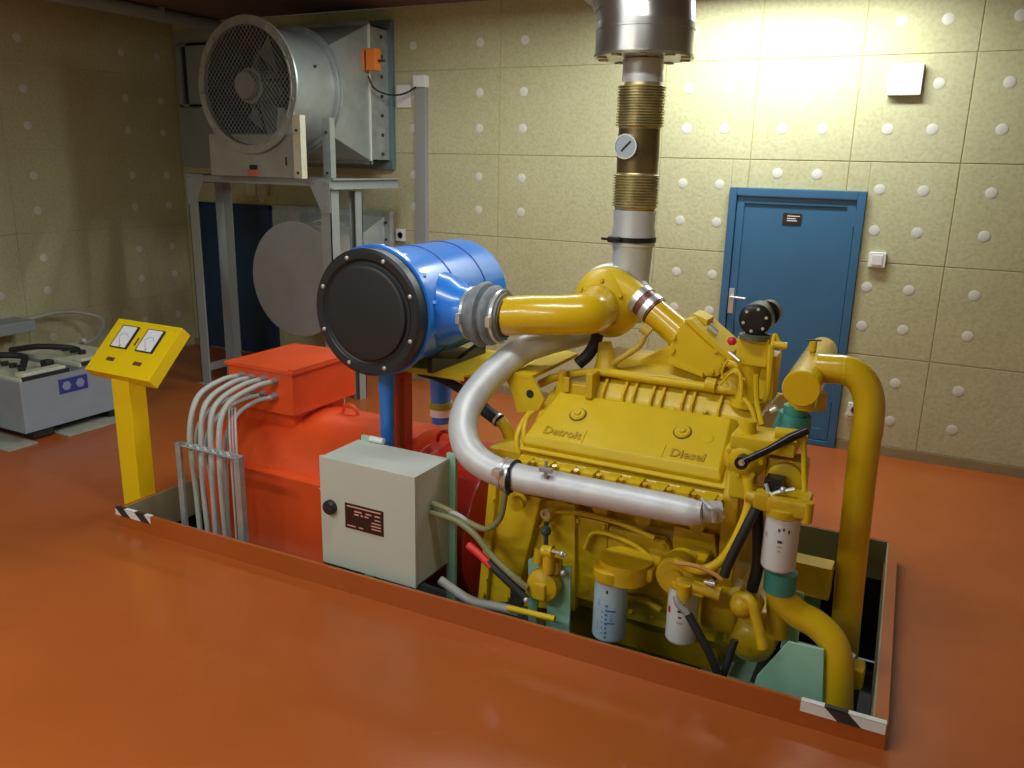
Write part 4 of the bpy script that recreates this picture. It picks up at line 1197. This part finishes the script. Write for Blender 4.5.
# thermostat housing and tall coolant pipe
ta = at(801, 389, 3.34); tb_ = at(824, 348, 4.05); dT = (tb_ - ta)
b = MB(); b.lathe(ta, dT, [(0, .06), (.0, .070), (.005, .074), (dT.length * .3, .072), (dT.length - .06, .066), (dT.length - .015, .050), (dT.length, .02)], 32)
b.box((ta.x - .03, ta.y + .06, ta.z - .11), (ta.x + .05, ta.y + .16, ta.z - .03), .015)
tm = b.build('thermostat_housing', YELP, eng)
b = MB(); q = at(812, 342, 3.62); b.cyl(q + V((0, .05, -.05)), q + V((0, .05, -.005)), .016, 12); b.build('fill_cap', YEL, tm)
MB().tube([q + V((-.03, .04, -.004)), q + V((.03, .06, .0))], .004, 6, smooth=False).build('cap_lever', DKGREY, tm)
Yt = 3.52
b = MB(); b.tube([at(818, 368, Yt), at(832, 369, Yt), at(848, 371, Yt), at(862, 381, Yt), at(869, 400, Yt), at(868, 425, Yt), at(864, 450, Yt), at(856, 520, Yt), at(848, 600, Yt), at(843, 660, Yt)],
              [.060] * 10, 28, 8)
b.build('tall_coolant_pipe', YELP, eng)
b = MB(); dd = (at(834, 369, Yt) - at(830, 369, Yt)).normalized(); b.lathe(at(845, 370.5, Yt), dd, [(0, .0603), (0, .0618), (.006, .0618), (.006, .0603)], 28, cap=False); b.build('pipe_weld', YEL, eng)
# teal hose joint under the thermostat housing
q = at(795, 418, 3.48); b = MB(); b.cyl(q + V((-.01, 0, -.065)), q + V((.0, 0, .02)), .078, 24, r2=.066); b.cyl(q + V((-.0, 0, .02)), q + V((.0, 0, .055)), .05, 18); b.build('teal_coupling', TEAL, eng, label='teal hose joint')
q = at(803, 397, 3.5); b = MB(); b.cyl(q + V((0, 0, -.05)), q + V((0, 0, .02)), .055, 18); b.build('thermostat_neck', YELC, eng); b = MB(); b.cyl(at(815, 402, 3.75) + V((0, 0, -.03)), at(815, 402, 3.75) + V((0, 0, .05)), .05, 18); b.build('thermostat_neck', YELC, eng)
b = MB(); b.cyl(at(771, 411, 3.4), at(777, 408, 3.4), .016, 10); b.build('chrome_elbow', CHROME, eng)
# lower coolant pipe with teal collar
Yl = 3.14
b = MB(); b.tube([at(779, 585, Yl), at(783, 600, Yl), at(798, 614, Yl), at(817, 625, Yl), at(833, 643, Yl - .01), at(838, 668, Yl - .02), at(838, 705, Yl - .02), at(838, 745, Yl - .02)],
              .057, 28, 8)
b.build('lower_coolant_pipe', YELP, eng)
q = at(778, 577, Yl); MB().cyl(q + V((.01, 0, -.055)), q + V((.01, 0, .03)), .062, 24).build('teal_collar', TEAL, eng, label='teal hose collar')
b = MB(); b.box((-.62, 3.2, .04), (-.40, 3.6, .24), .03); b.lathe((-.5, 3.25, .10), (0, -1, 0), [(-.1, .11), (.05, .10), (.08, .07), (.10, .04)], 24); b.build('water_pump', YELC, eng)
b = MB(); q = at(812, 580, 3.42); b.box((q.x - .12, 3.40, q.z - .07), (q.x + .075, 3.50, q.z + .075), .006); b.build('mount_bracket', YEL, eng)
b = MB(); q = at(748, 612, 3.05); b.cyl(q, q + V((0, .1, 0)), .045, 16); b.tube([at(735, 596, 3.06), at(750, 600, 3.04), at(757, 622, 3.03), at(763, 648, 3.02)], .022, 10); b.blob(at(742, 605, 3.06), .05); b.cyl(at(776, 600, 3.15), at(778, 636, 3.15), .04, 12); b.build('drain_fittings', YELC, eng)
# oil cooler bulge and pan details
b = MB(); a = at(702, 590, 3.18); b.box((a.x, 3.16, a.z - .17), (a.x + .15, 3.36, a.z + .015), .03); b.build('oil_cooler', YELC, eng)

# filters


def filt(name, px0, px1, pt, pb, Y, m, lab, ink, blot):
    c = at((px0 + px1) / 2, (pt + pb) / 2, Y); r = (at(px1, (pt + pb) / 2, Y).x - at(px0, (pt + pb) / 2, Y).x) / 2 * .90
    z1 = at((px0 + px1) / 2, pt, Y - r * .5).z; z0 = at((px0 + px1) / 2, pb, Y - r * .7).z
    b = MB(); b.lathe((c.x, Y, 0), (0, 0, 1), [(z0, r * .7), (z0 + .006, r * .9), (z0 + .018, r), (z1 - .01, r), (z1, r * .96)], 32)
    o = b.build(name, m, eng, label=lab)
    for (u, z, w_, h, im) in blot:
        a0 = -PI / 2 + u; n_ = 5; bb = MB(); zz = z0 + (z1 - z0) * z
        lo_ = [V((c.x + math.cos(a0 + w_ * (k / n_ - .5)) * (r + .0008), Y + math.sin(a0 + w_ * (k / n_ - .5)) * (r + .0008), zz)) for k in range(n_ + 1)]
        hi_ = [p + V((0, 0, h)) for p in lo_]
        for k in range(n_):
            f = bb.bm.faces.new([bb.bm.verts.new(p) for p in (lo_[k], lo_[k + 1], hi_[k + 1], hi_[k])])
        bb.build('printing', im, o)
    return c, r, z0, z1, o


lb_blue = [(.12, .10 + .075 * k, .13 + .05 * (k % 2), .012, INKB2) for k in range(8)] + [(-.12, .16 + .09 * k, .07, .009, INKB2) for k in range(5)] + [(-.42, .2, .12, .05, INKL), (.42, .38, .2, .04, INKL), (-.35, .62, .14, .03, INKL), (.42, .55, .5, .008, INKB), (.1, .85, .12, .015, INK), (.42, .35, .5, .006, INKB)]
lb_w = [(-.1, .86, .5, .012, INKT), (.1, .62, .35, .010, INK), (.1, .52, .22, .008, INK), (.1, .42, .4, .008, INKT), (-.75, .55, .25, .03, REDK), (.3, .74, .1, .012, INK)]
lb_x = [(.0, .78, .12, .012, INK), (.25, .80, .1, .012, INK), (.1, .58, .26, .010, INK), (.1, .50, .3, .006, INKT), (.1, .42, .2, .006, INKT), (-.8, .62, .2, .02, INKT), (.55, .76, .1, .014, INK)]
f1 = filt('oil_filter', 592, 628, 581, 643, 3.10, FILTB, 'pale blue-white filter can with blue printing', INKB, lb_blue)
f2 = filt('fuel_filter', 665, 699, 588, 646, 3.08, FILT, 'white filter can low in the middle', INK, lb_w)
f3 = filt('coolant_filter', 760, 800, 516, 574, 3.10, FILT, 'white filter can at the right end above a teal collar', INK, lb_x)
b = MB(); c, r = f1[0], f1[1]
b.lathe((c.x, 3.10, f1[3]), (0, 0, 1), [(-.004, r * 1.05), (.01, r * 1.12), (.05, r * 1.12), (.06, r * .9)], 28); b.box((c.x - .03, 3.10, f1[3] + .01), (c.x + .18, 3.36, f1[3] + .075), .02); b.cyl((c.x + .045, 3.14, f1[3] + .0), (c.x + .045, 3.14, f1[3] + .085), .115, 30)
b.build('filter_head', YELC, eng)
b = MB(); c, r = f2[0], f2[1]; z = f2[3]
b.lathe((c.x - .035, 3.06, z + .035), (0, -1, 0), [(-.12, .08), (-.03, .085), (.0, .085), (.012, .075), (.014, .045), (.03, .04)], 26)
b.box((c.x - .02, 3.0, z), (c.x + .10, 3.12, z + .06), .012); b.cyl((c.x + .05, 3.02, z + .04), (c.x + .16, 3.02, z + .03), .028, 14); b.cyl((c.x + .02, 2.99, z - .01), (c.x + .02, 2.99, z + .05), .028, 12)
b.lathe((c.x, 3.08, z), (0, 0, 1), [(-.003, r * 1.0), (.01, r * 1.08), (.03, r)], 26); b.box((c.x - .04, 3.10, z + .01), (c.x + .06, 3.34, z + .09), .015)
b.build('filter_head', YELC, eng)
b = MB(); b.tube([at(676, 563, 2.99), at(696, 566, 2.98), at(714, 574, 2.98), at(722, 580, 2.98)], .009, 8); b.build('brown_pipe', mat('ochre_pipe', (.5, .25, .05), .5), eng)
b = MB(); b.cyl(at(705, 582, 3.0), at(716, 584, 2.99), .011, 10); b.cyl(at(710, 583, 3.0), at(713, 583.5, 3.0), .016, 6); b.build('chrome_fitting', CHROME, eng)
b = MB(); c, r = f3[0], f3[1]; z = f3[3]
b.lathe((c.x, 3.10, z), (0, 0, 1), [(-.004, r), (.0, r * 1.1), (.03, r * 1.1), (.035, r * .7), (.07, r * .6)], 26); b.box((c.x - .06, 3.04, z + .01), (c.x + .09, 3.2, z + .075), .014)
b.cyl((c.x - .14, 3.08, z + .05), (c.x + .02, 3.08, z + .04), .024, 14); b.cyl((c.x + .09, 3.06, z - .0), (c.x + .09, 3.06, z + .08), .02, 10); b.box((c.x - .11, 3.05, z + .01), (c.x - .05, 3.12, z + .08), .01)
b.build('filter_head', YELC, eng)
b = MB(); b.tube([at(676, 596, 2.97), at(679, 605, 2.96), at(686, 612, 2.96), at(690, 618, 2.96)], .014, 10); b.build('braided_end', GALV, eng)
b = MB(); b.tube([at(688, 614, 2.96), at(698, 632, 2.95), at(710, 655, 2.95), at(722, 685, 2.95)], .017, 10); b.tube([at(735, 640, 3.02), at(728, 660, 3.0), at(722, 680, 2.98)], .015, 10); b.build('black_hose', RUB, eng)

# starter cover and fittings at the left of the block
c = at(539, 589, 3.0)
b = MB(); b.lathe(c + V((0, .10, 0)), (.05, -1, .05), [(-.02, .07), (0, .072), (.06, .076), (.085, .070), (.095, .045), (.105, .02)], 28); b.box((c.x - .03, 2.985, c.z - .05), (c.x + .035, 3.02, c.z + .03), .012)
b.cyl(at(548, 572, 3.02), at(549, 548, 3.02), .026, 14); b.cyl(at(538, 562, 3.05), at(540, 548, 3.05), .024, 12); b.cyl(at(553, 552, 3.02), at(543, 551, 3.02), .028, 12); b.box((c.x - .01, 3.04, c.z + .06), (c.x + .07, 3.10, c.z + .12), .01)
st = b.build('starter_motor', YELC, eng)
b = MB(); b.cyl(at(552, 551, 3.0), at(566, 555, 2.99), .007, 8); b.blob(at(562, 554, 2.99), .014); b.blob(at(563, 573, 3.06), .016); b.blob(at(526, 600, 2.97), .013); b.build('bright_nuts', CHROME, st)
b = MB(); b.blob(at(546, 531, 3.16), .025); b.cyl(at(546, 522, 3.2), at(546, 545, 3.2), .012, 8); b.build('pressure_sender', mat('slate_knob', (.06, .08, .09), .5), eng)
b = MB(); b.lathe(at(547, 513, 3.18), (0, -1, 0), [(0, .024), (.02, .024), (.02, .014), (.01, .012)], 14); b.build('sight_plug', BRONZE, eng)
b = MB(); b.lathe(at(517, 503, 3.13), (0, -1, 0), [(-.03, .036), (.012, .036)], 20); b.build('timing_plug', YEL, eng)
# flywheel housing
b = MB()
b.prism([at(*p, 3.17) for p in ((488, 484), (497, 482), (486, 604), (477, 603))], (0, 1.2, 0), .008)
b.prism([at(*p, 3.20) for p in ((493, 486), (541, 500), (515, 604), (482, 604))], (0, 1.15, 0), .02)
b.prism([at(*p, 3.26) for p in ((536, 498), (575, 505), (575, 612), (512, 606))], (0, 1.0, 0), .01)
fw_ = b.build('flywheel_housing', YEL, eng, ang=25)
b = MB()
for p in ((493, 500), (490, 540), (486, 580)): b.bolt(at(*p, 3.165), (0, -1, 0), .010, .012)
b.bolt(at(483, 594, 3.165), (0, -1, 0), .012, .012); b.bolt(at(507, 598, 3.195), (0, -1, 0), .012, .012)
b.build('housing_bolts', YEL, fw_)
b = MB(); b.box((-1.80, 3.26, .50), (-1.62, 3.55, .70), .02); b.box((-1.72, 3.22, .60), (-1.60, 3.3, .72), .01)
b.tube([at(500, 420, 3.42), at(506, 428, 3.42), at(510, 440, 3.42), at(508, 458, 3.4)], .030, 14); b.build('rear_elbow', YELC, eng)
b = MB(); b.tube([at(482, 408, 3.44), at(499, 421, 3.42)], .032, 14, smooth=False); b.build('black_hose', RUB, eng)
b = MB(); b.lathe(at(497, 419, 3.42), at(499, 421, 3.42) - at(482, 408, 3.44), [(0, .033), (.0, .036), (.014, .036), (.014, .033)], 20, cap=False); b.build('hose_clip', CHROME, eng)
b = MB(); b.tube([at(518, 455, 3.25), at(517, 438, 3.27), at(522, 424, 3.32), at(530, 412, 3.36)], .014, 10); b.tube([at(525, 447, 3.25), at(524, 432, 3.27), at(527, 418, 3.32), at(533, 412, 3.36)], .012, 10); b.build('looped_pipe', YEL, eng)
# lifting bracket
Yb = 3.42
b = MB(); b.prism([at(*p, Yb) for p in ((506.5, 381), (514.4, 373), (532, 376.6), (544, 400), (538, 411), (517, 413), (512, 393))], (0, .014, 0), .002)
lb_ = b.build('lifting_bracket', YEL, eng)
p0, p1 = at(514.4, 373, Yb), at(532, 376.6, Yb)
b = MB(); q0, q1 = at(558, 349, 3.84), at(578, 354, 3.84); up_ = V((0, -.002, .004)); b.prism([p0 + up_, p1 + up_, q1 + up_, q0 + up_], (0, 0, -.018)); b.build('top_strap', YEL, lb_)
b = MB(); b.lathe(at(530, 394, Yb - .0005), (0, 1, 0), [(0, .0205), (.001, .0205)], 20); b.build('lifting_hole', BLACK, lb_)

# turbocharger
tc_ = at(600, 305, 3.68)
b = MB(); pr_ = []
b.lathe(tc_, (0, 1, 0), [(-.02, .07), (-.02, .10), (.0, .125), (.03, .145), (.06, .165), (.10, .175), (.14, .17), (.17, .15), (.18, .11), (.26, .10)], 44)
b.tube([tc_ + V((-.11, .10, .01)), tc_ + V((-.075, .10, .075)), tc_ + V((.0, .10, .105)), tc_ + V((.07, .08, .085)), at(642, 301, 3.74)], [.05, .06, .068, .07, .066], 18)
tu = b.build('turbocharger', YEL, eng)
b = MB()
for k in range(6): b.bolt(tc_ + V((math.cos(k + .5) * .12, -.01, math.sin(k + .5) * .12)), (0, -1, 0), .010, .012)
b.build('scroll_bolts', YEL, tu)
# intake pipe from drum to turbo
i0 = at(500, 314, oy)
b = MB(); b.tube([V((hx + .17, oy, oz)), at(530, 315, 3.43), at(556, 315, 3.45), at(574, 314.5, 3.48), at(588, 313.5, 3.52), at(596, 311, 3.60), tc_ + V((0, -.01, 0))], [.093, .093, .093, .094, .096, .098, .10], 30, 8)
b.build('intake_pipe', YELP, eng)
b = MB(); b.lathe((hx + .195, oy, oz), (1, 0, 0), [(0, .092), (0, .096), (.008, .096), (.008, .092)], 30, cap=False); b.build('pipe_rim', BLACK, eng)
# discharge pipe with clamped joint
d0, d1 = at(640, 299, 3.74), at(655, 312, 3.72); dd = (d1 - d0).normalized(); d2 = at(683, 337, 3.70)
b = MB(); b.cyl(d0, d1, .070, 24); b.build('joint_band', RUST, eng, label='brown joint hose')
for k, q in enumerate((d0 + dd * .006, d0 + dd * .072)):
    b = MB(); b.lathe(q - dd * .008, dd, [(-.006, .068), (-.006, .075), (.026, .075), (.026, .068)], 24, cap=False); b.build('hose_clamp', CHROME, eng)
b = MB(); b.cyl(d1, d2 + dd * .03, .066, 26, r2=.072); b.build('discharge_pipe', YELP, eng)
b = MB(); b.tube([at(646, 333, 3.58), at(640, 345, 3.58), at(628, 354, 3.58), at(617, 361, 3.58), at(612, 366, 3.6)], .014, 10); b.cyl(at(642, 327, 3.58), at(650, 333, 3.58), .024, 12); b.build('oil_feed_pipe', mat('ochre_hose', (.55, .38, .06), .5), eng)
b = MB(); b.tube([at(598, 334, 3.66), at(594, 345, 3.64), at(588, 355, 3.62), at(578, 364, 3.6)], .030, 12); b.build('oil_drain_hose', RUB, eng)
# turbine outlet elbow up to the stack
b = MB(); t0 = tc_ + V((0, .26, .0)); b.lathe(tc_ + V((.0, .20, .0)), (0, 1, 0), [(0, .10), (.04, .13), (.14, .14), (.20, .12), (.26, .10)], 32)
b.tube([tc_ + V((-.06, .16, .10)), tc_ + V((.03, .18, .10)), V((ex - .05, ey - .02, 1.45)), V((ex - .005, ey, 1.47)), ], [.05, .085, .07, .05], 20)
b.tube([at(588, 287, 3.86), at(600, 279, 3.88), at(615, 277, 3.90), at(630, 285, 3.90), at(641, 300, 3.88)], [.05, .065, .072, .075, .07], 20)
b.cyl((ex, ey, 1.25), (ex, ey, 1.48), .09, 24)
b.build('turbine_housing', SILV, eng, label='silver exhaust elbow behind the turbocharger')

# silver exhaust pipe looping from the near bank to the turbocharger
t = thing('exhaust_pipe', 'bent silver exhaust pipe along the near side of the yellow engine', 'exhaust pipe', (-1.3, 3.05, .6))
Yx = 3.02
b = MB(); b.tube([at(703, 513, Yx), at(690, 512, Yx), at(660, 506, Yx), at(600, 494, Yx), at(550, 484, Yx), at(518, 477.5, Yx), at(490, 468, Yx), at(470, 452, 3.05), at(463, 428, 3.12), at(470, 402, 3.22), at(492, 375, 3.36), at(520, 352, 3.50), at(548, 341, 3.60), at(580, 333, 3.74), at(604, 322, 3.86)],
              [.042, .055, .058, .059, .060, .062, .064, .067, .067, .068, .068, .068, .067, .066, .062], 28, 8)
b.build('pipe', ALU, t)
pc = at(508, 474.5, Yx); dd = (at(518, 477, Yx) - at(495, 470, Yx)).normalized()
b = MB(); b.lathe(pc - dd * .022, dd, [(0, .066), (0, .074), (.014, .074), (.016, .070), (.03, .070), (.032, .074), (.044, .074), (.044, .066)], 28, cap=False); b.box((pc.x - .03, Yx - .10, pc.z + .02), (pc.x + .01, Yx - .06, pc.z + .05), .004); b.build('band_clamp', CHROME, t)
b = MB(); b.lathe(pc + dd * .024, dd, [(0, .066), (0, .076), (.008, .076), (.008, .066)], 28, cap=False); b.tube([pc + V((.03, -.05, .055)), pc + V((.04, -.07, .0)), pc + V((.03, -.05, -.07))], .007, 8); b.build('black_gasket_ring', BLACKM, t)
b = MB(); q = at(546, 470, Yx - .05); b.box((q.x - .03, q.y - .01, q.z - .01), (q.x + .03, q.y + .01, q.z + .012), .004); b.cyl(q + V((0, 0, -.035)), q + V((0, 0, .04)), .008, 8); b.build('sensor_clip', GALV, t)
b = MB(); q = at(705, 513, 3.04); b.cyl(q + V((-.02, .0, 0)), q + V((.05, .04, 0)), .045, 20); b.build('end_stub', SILV, t)
b = MB(); q = at(716, 513, 3.04); b.tube([q + V((-.06, 0, .045)), q + V((-.02, -.03, .03)), q + V((.02, -.02, .02)), q + V((.03, 0, -.01))], .008, 8); b.cyl(q + V((0, -.02, -.03)), q + V((0, -.02, .03)), .010, 8); b.build('v_clamp', CHROME, t)

# cables from the cabinet to the engine
ca = at(446, 508, 3.08)
o = MB().tube([V((cx1, 3.04, at(440, 507, 3.02).z)), at(452, 512, 3.04), at(468, 522, 3.03), at(486, 529, 3.02), at(499, 520, 3.01), at(504, 502, 3.03), at(505, 487, 3.05)], .014, 12).build('wiring_conduit', CABO)
tag(recentre(o), 'olive cable leaving the cabinet side and turning up to the silver pipe clamp', 'cable')
o = MB().tube([V((cx1, 3.03, at(440, 516, 3.02).z)), at(455, 520, 3.02), at(475, 535, 3.01), at(492, 556, 3.0), at(515, 578, 2.99), at(527, 588, 3.0)], .015, 12).build('wiring_conduit', CABO)
tag(recentre(o), 'olive cable running from the cabinet side down to the starter', 'cable')
o = MB().tube([V((cx1, 3.06, at(440, 512, 3.04).z)), at(456, 514, 3.03), at(470, 524, 3.03), at(482, 545, 3.02), at(500, 565, 3.01), at(520, 580, 3.02)], .010, 10).build('wiring_conduit', CABG)
tag(recentre(o), 'thin grey cable between the two olive cables beside the cabinet', 'cable')
t = thing('battery_cable', 'thick black starter cable with a red sleeve at its upper end', 'cable', at(500, 580, 3.0))
MB().tube([at(488, 562, 2.99), at(500, 574, 2.98), at(515, 588, 2.98), at(527, 600, 2.98)], .018, 12).build('sheath', RUB, t)
MB().tube([at(468, 545, 3.0), at(478, 553, 2.995), at(492, 567, 2.985)], .018, 12).build('red_sleeve', REDC, t)
o = MB().box((at(517, 592, 3.0).x - .03, 2.985, at(517, 592, 3.0).z - .06), (at(517, 592, 3.0).x + .035, 3.02, at(517, 592, 3.0).z + .03), .008).build('terminal_block', BLACK)
tag(recentre(o), 'black terminal cover beside the yellow starter cover', 'terminal cover')
o = MB().tube([at(440, 580, 3.05), at(470, 600, 3.05), at(500, 607, 3.0), at(520, 612, 2.98)], .022, 12).build('grey_hose', mat('pale_grey_hose', (.35, .35, .32), .5))
tag(recentre(o), 'pale grey hose lying in the pit right of the cabinet foot', 'hose')
o = MB().tube([at(508, 608, 2.96), at(530, 613, 2.95), at(555, 619, 2.95)], .014, 10).build('yellow_hose', YEL)
tag(recentre(o), 'short yellow hose just behind the kerb below the starter', 'hose')
o = MB().tube([(-.13, 3.6, -.6), (-.10, 3.5, -.3), (-.09, 3.3, -.33), (-.12, 3.2, -.6)], .022, 10).build('drain_hose', DKGREY)
tag(recentre(o), 'dark hose in the right end of the pit', 'hose')
t = thing('pit_valve', 'small yellow valve with a steel fitting low in the right end of the pit', 'valve', at(853, 690, 3.1))
q = at(853, 676, 3.2); MB().box((q.x - .05, 3.18, q.z - .05), (q.x + .04, 3.28, q.z + .04), .015).build('body', YEL, t)
MB().cyl((q.x - .02, 3.2, q.z + .04), (q.x - .02, 3.2, q.z + .09), .02, 10).build('fitting', CHROME, t)
MB().cyl((q.x, 3.23, q.z - .3), (q.x, 3.23, q.z - .04), .03, 12).build('stem', DKGREY, t)

# ------------------------------------------------------------------ ceiling lamps, added frontal fill and daylight-free light


def lamp(x, y, lab, power, rot=0, L=1.5, off=.25):
    t = thing('ceiling_light', lab, 'lamp', (x, y, ZC - .10), 'ceiling lights')
    o = MB().box((x - L / 2, y - .09, ZC - .07), (x + L / 2, y + .09, ZC), .01).build('housing', WHITE, t)
    for s_ in (-.045, .045):
        MB().cyl((x - L / 2 + .02, y + s_, ZC - .085), (x + L / 2 - .02, y + s_, ZC - .085), .013, 12).build('tube', mat('lit_tube', (1, .97, .9), emit=1.5), t)
    la = bpy.data.lights.new('tube_light', 'AREA'); la.shape = 'RECTANGLE'; la.size = L; la.size_y = .16; la.energy = power; la.color = (.94, 1, .99)
    lo = bpy.data.objects.new('tube_light', la); COL.objects.link(lo); lo.location = (x, y, ZC - .105)


lamp(-1.15, 5.80, 'fluorescent ceiling light over the blue door', 38)
lamp(-2.9, 4.9, 'fluorescent ceiling light over the generator, nearest the round fan', 20)
lamp(-1.5, 2.4, 'fluorescent ceiling light over the front edge of the pit', 20)
lamp(-3.6, .2, 'added unseen fill light above the near left floor', 34)  # unseen lamp added to brighten the surfaces facing the camera
lamp(-2.4, -.9, 'added unseen fill light behind the viewpoint', 36)  # added behind the camera as frontal fill, no known fixture
wd = bpy.data.worlds.new('world'); S.world = wd; wd.use_nodes = True
wd.node_tree.nodes['Background'].inputs[0].default_value = (.8, .85, .8, 1)
wd.node_tree.nodes['Background'].inputs[1].default_value = .1
S.view_settings.view_transform = 'Standard'; S.view_settings.look = 'None'
S.view_settings.gamma = 1; S.view_settings.use_curve_mapping = False
S.view_settings.exposure = .66


def split_loose(nm, single):
    for o in [o for o in bpy.data.objects if o.type == 'MESH' and o.name.split('.')[0] == nm]:
        bm = bmesh.new(); bm.from_mesh(o.data); seen = set(); isl = []
        bm.verts.ensure_lookup_table()
        for v in bm.verts:
            if v in seen: continue
            st = [v]; seen.add(v); g = []
            while st:
                a = st.pop(); g.append(a)
                for e in a.link_edges:
                    q = e.other_vert(a)
                    if q not in seen: seen.add(q); st.append(q)
            isl.append(g)
        for g in isl:
            b2 = bmesh.new(); mp = {}
            for v in g: mp[v] = b2.verts.new(v.co)
            fs = {f for v in g for f in v.link_faces}
            for f in fs:
                nf = b2.faces.new([mp[v] for v in f.verts]); nf.smooth = True
            me = bpy.data.meshes.new(single); bmesh.ops.recalc_face_normals(b2, faces=b2.faces[:]); b2.to_mesh(me); b2.free()
            for m_ in o.data.materials: me.materials.append(m_)
            me.set_sharp_from_angle(angle=R(35))
            c = bpy.data.objects.new(single, me); COL.objects.link(c); c.parent = o.parent; c.location = o.location
        bm.free(); bpy.data.objects.remove(o)


for a_, b_ in (('ribs', 'rib'), ('rim_bolts', 'rim_bolt'), ('flange_bolts', 'flange_bolt'), ('collar_clips', 'collar_clip'), ('bright_nuts', 'bright_nut'), ('casing_bolts', 'casing_bolt'),
               ('cable_clips', 'cable_clip'), ('panel_screws', 'panel_screw'), ('motor_bolts', 'motor_bolt'), ('bracket_bolts', 'bracket_bolt'), ('gusset_bolts', 'gusset_bolt'),
               ('housing_bolts', 'housing_bolt'), ('scroll_bolts', 'scroll_bolt'), ('cover_bolts', 'cover_bolt'), ('air_box_bolts', 'air_box_bolt'), ('solenoid_studs', 'solenoid_stud'), ('motor_strut', 'motor_strut_arm')):
    split_loose(a_, b_)
try: S.cycles.use_denoising = True
except Exception: pass
S.cycles.max_bounces = 8; S.cycles.diffuse_bounces = 3
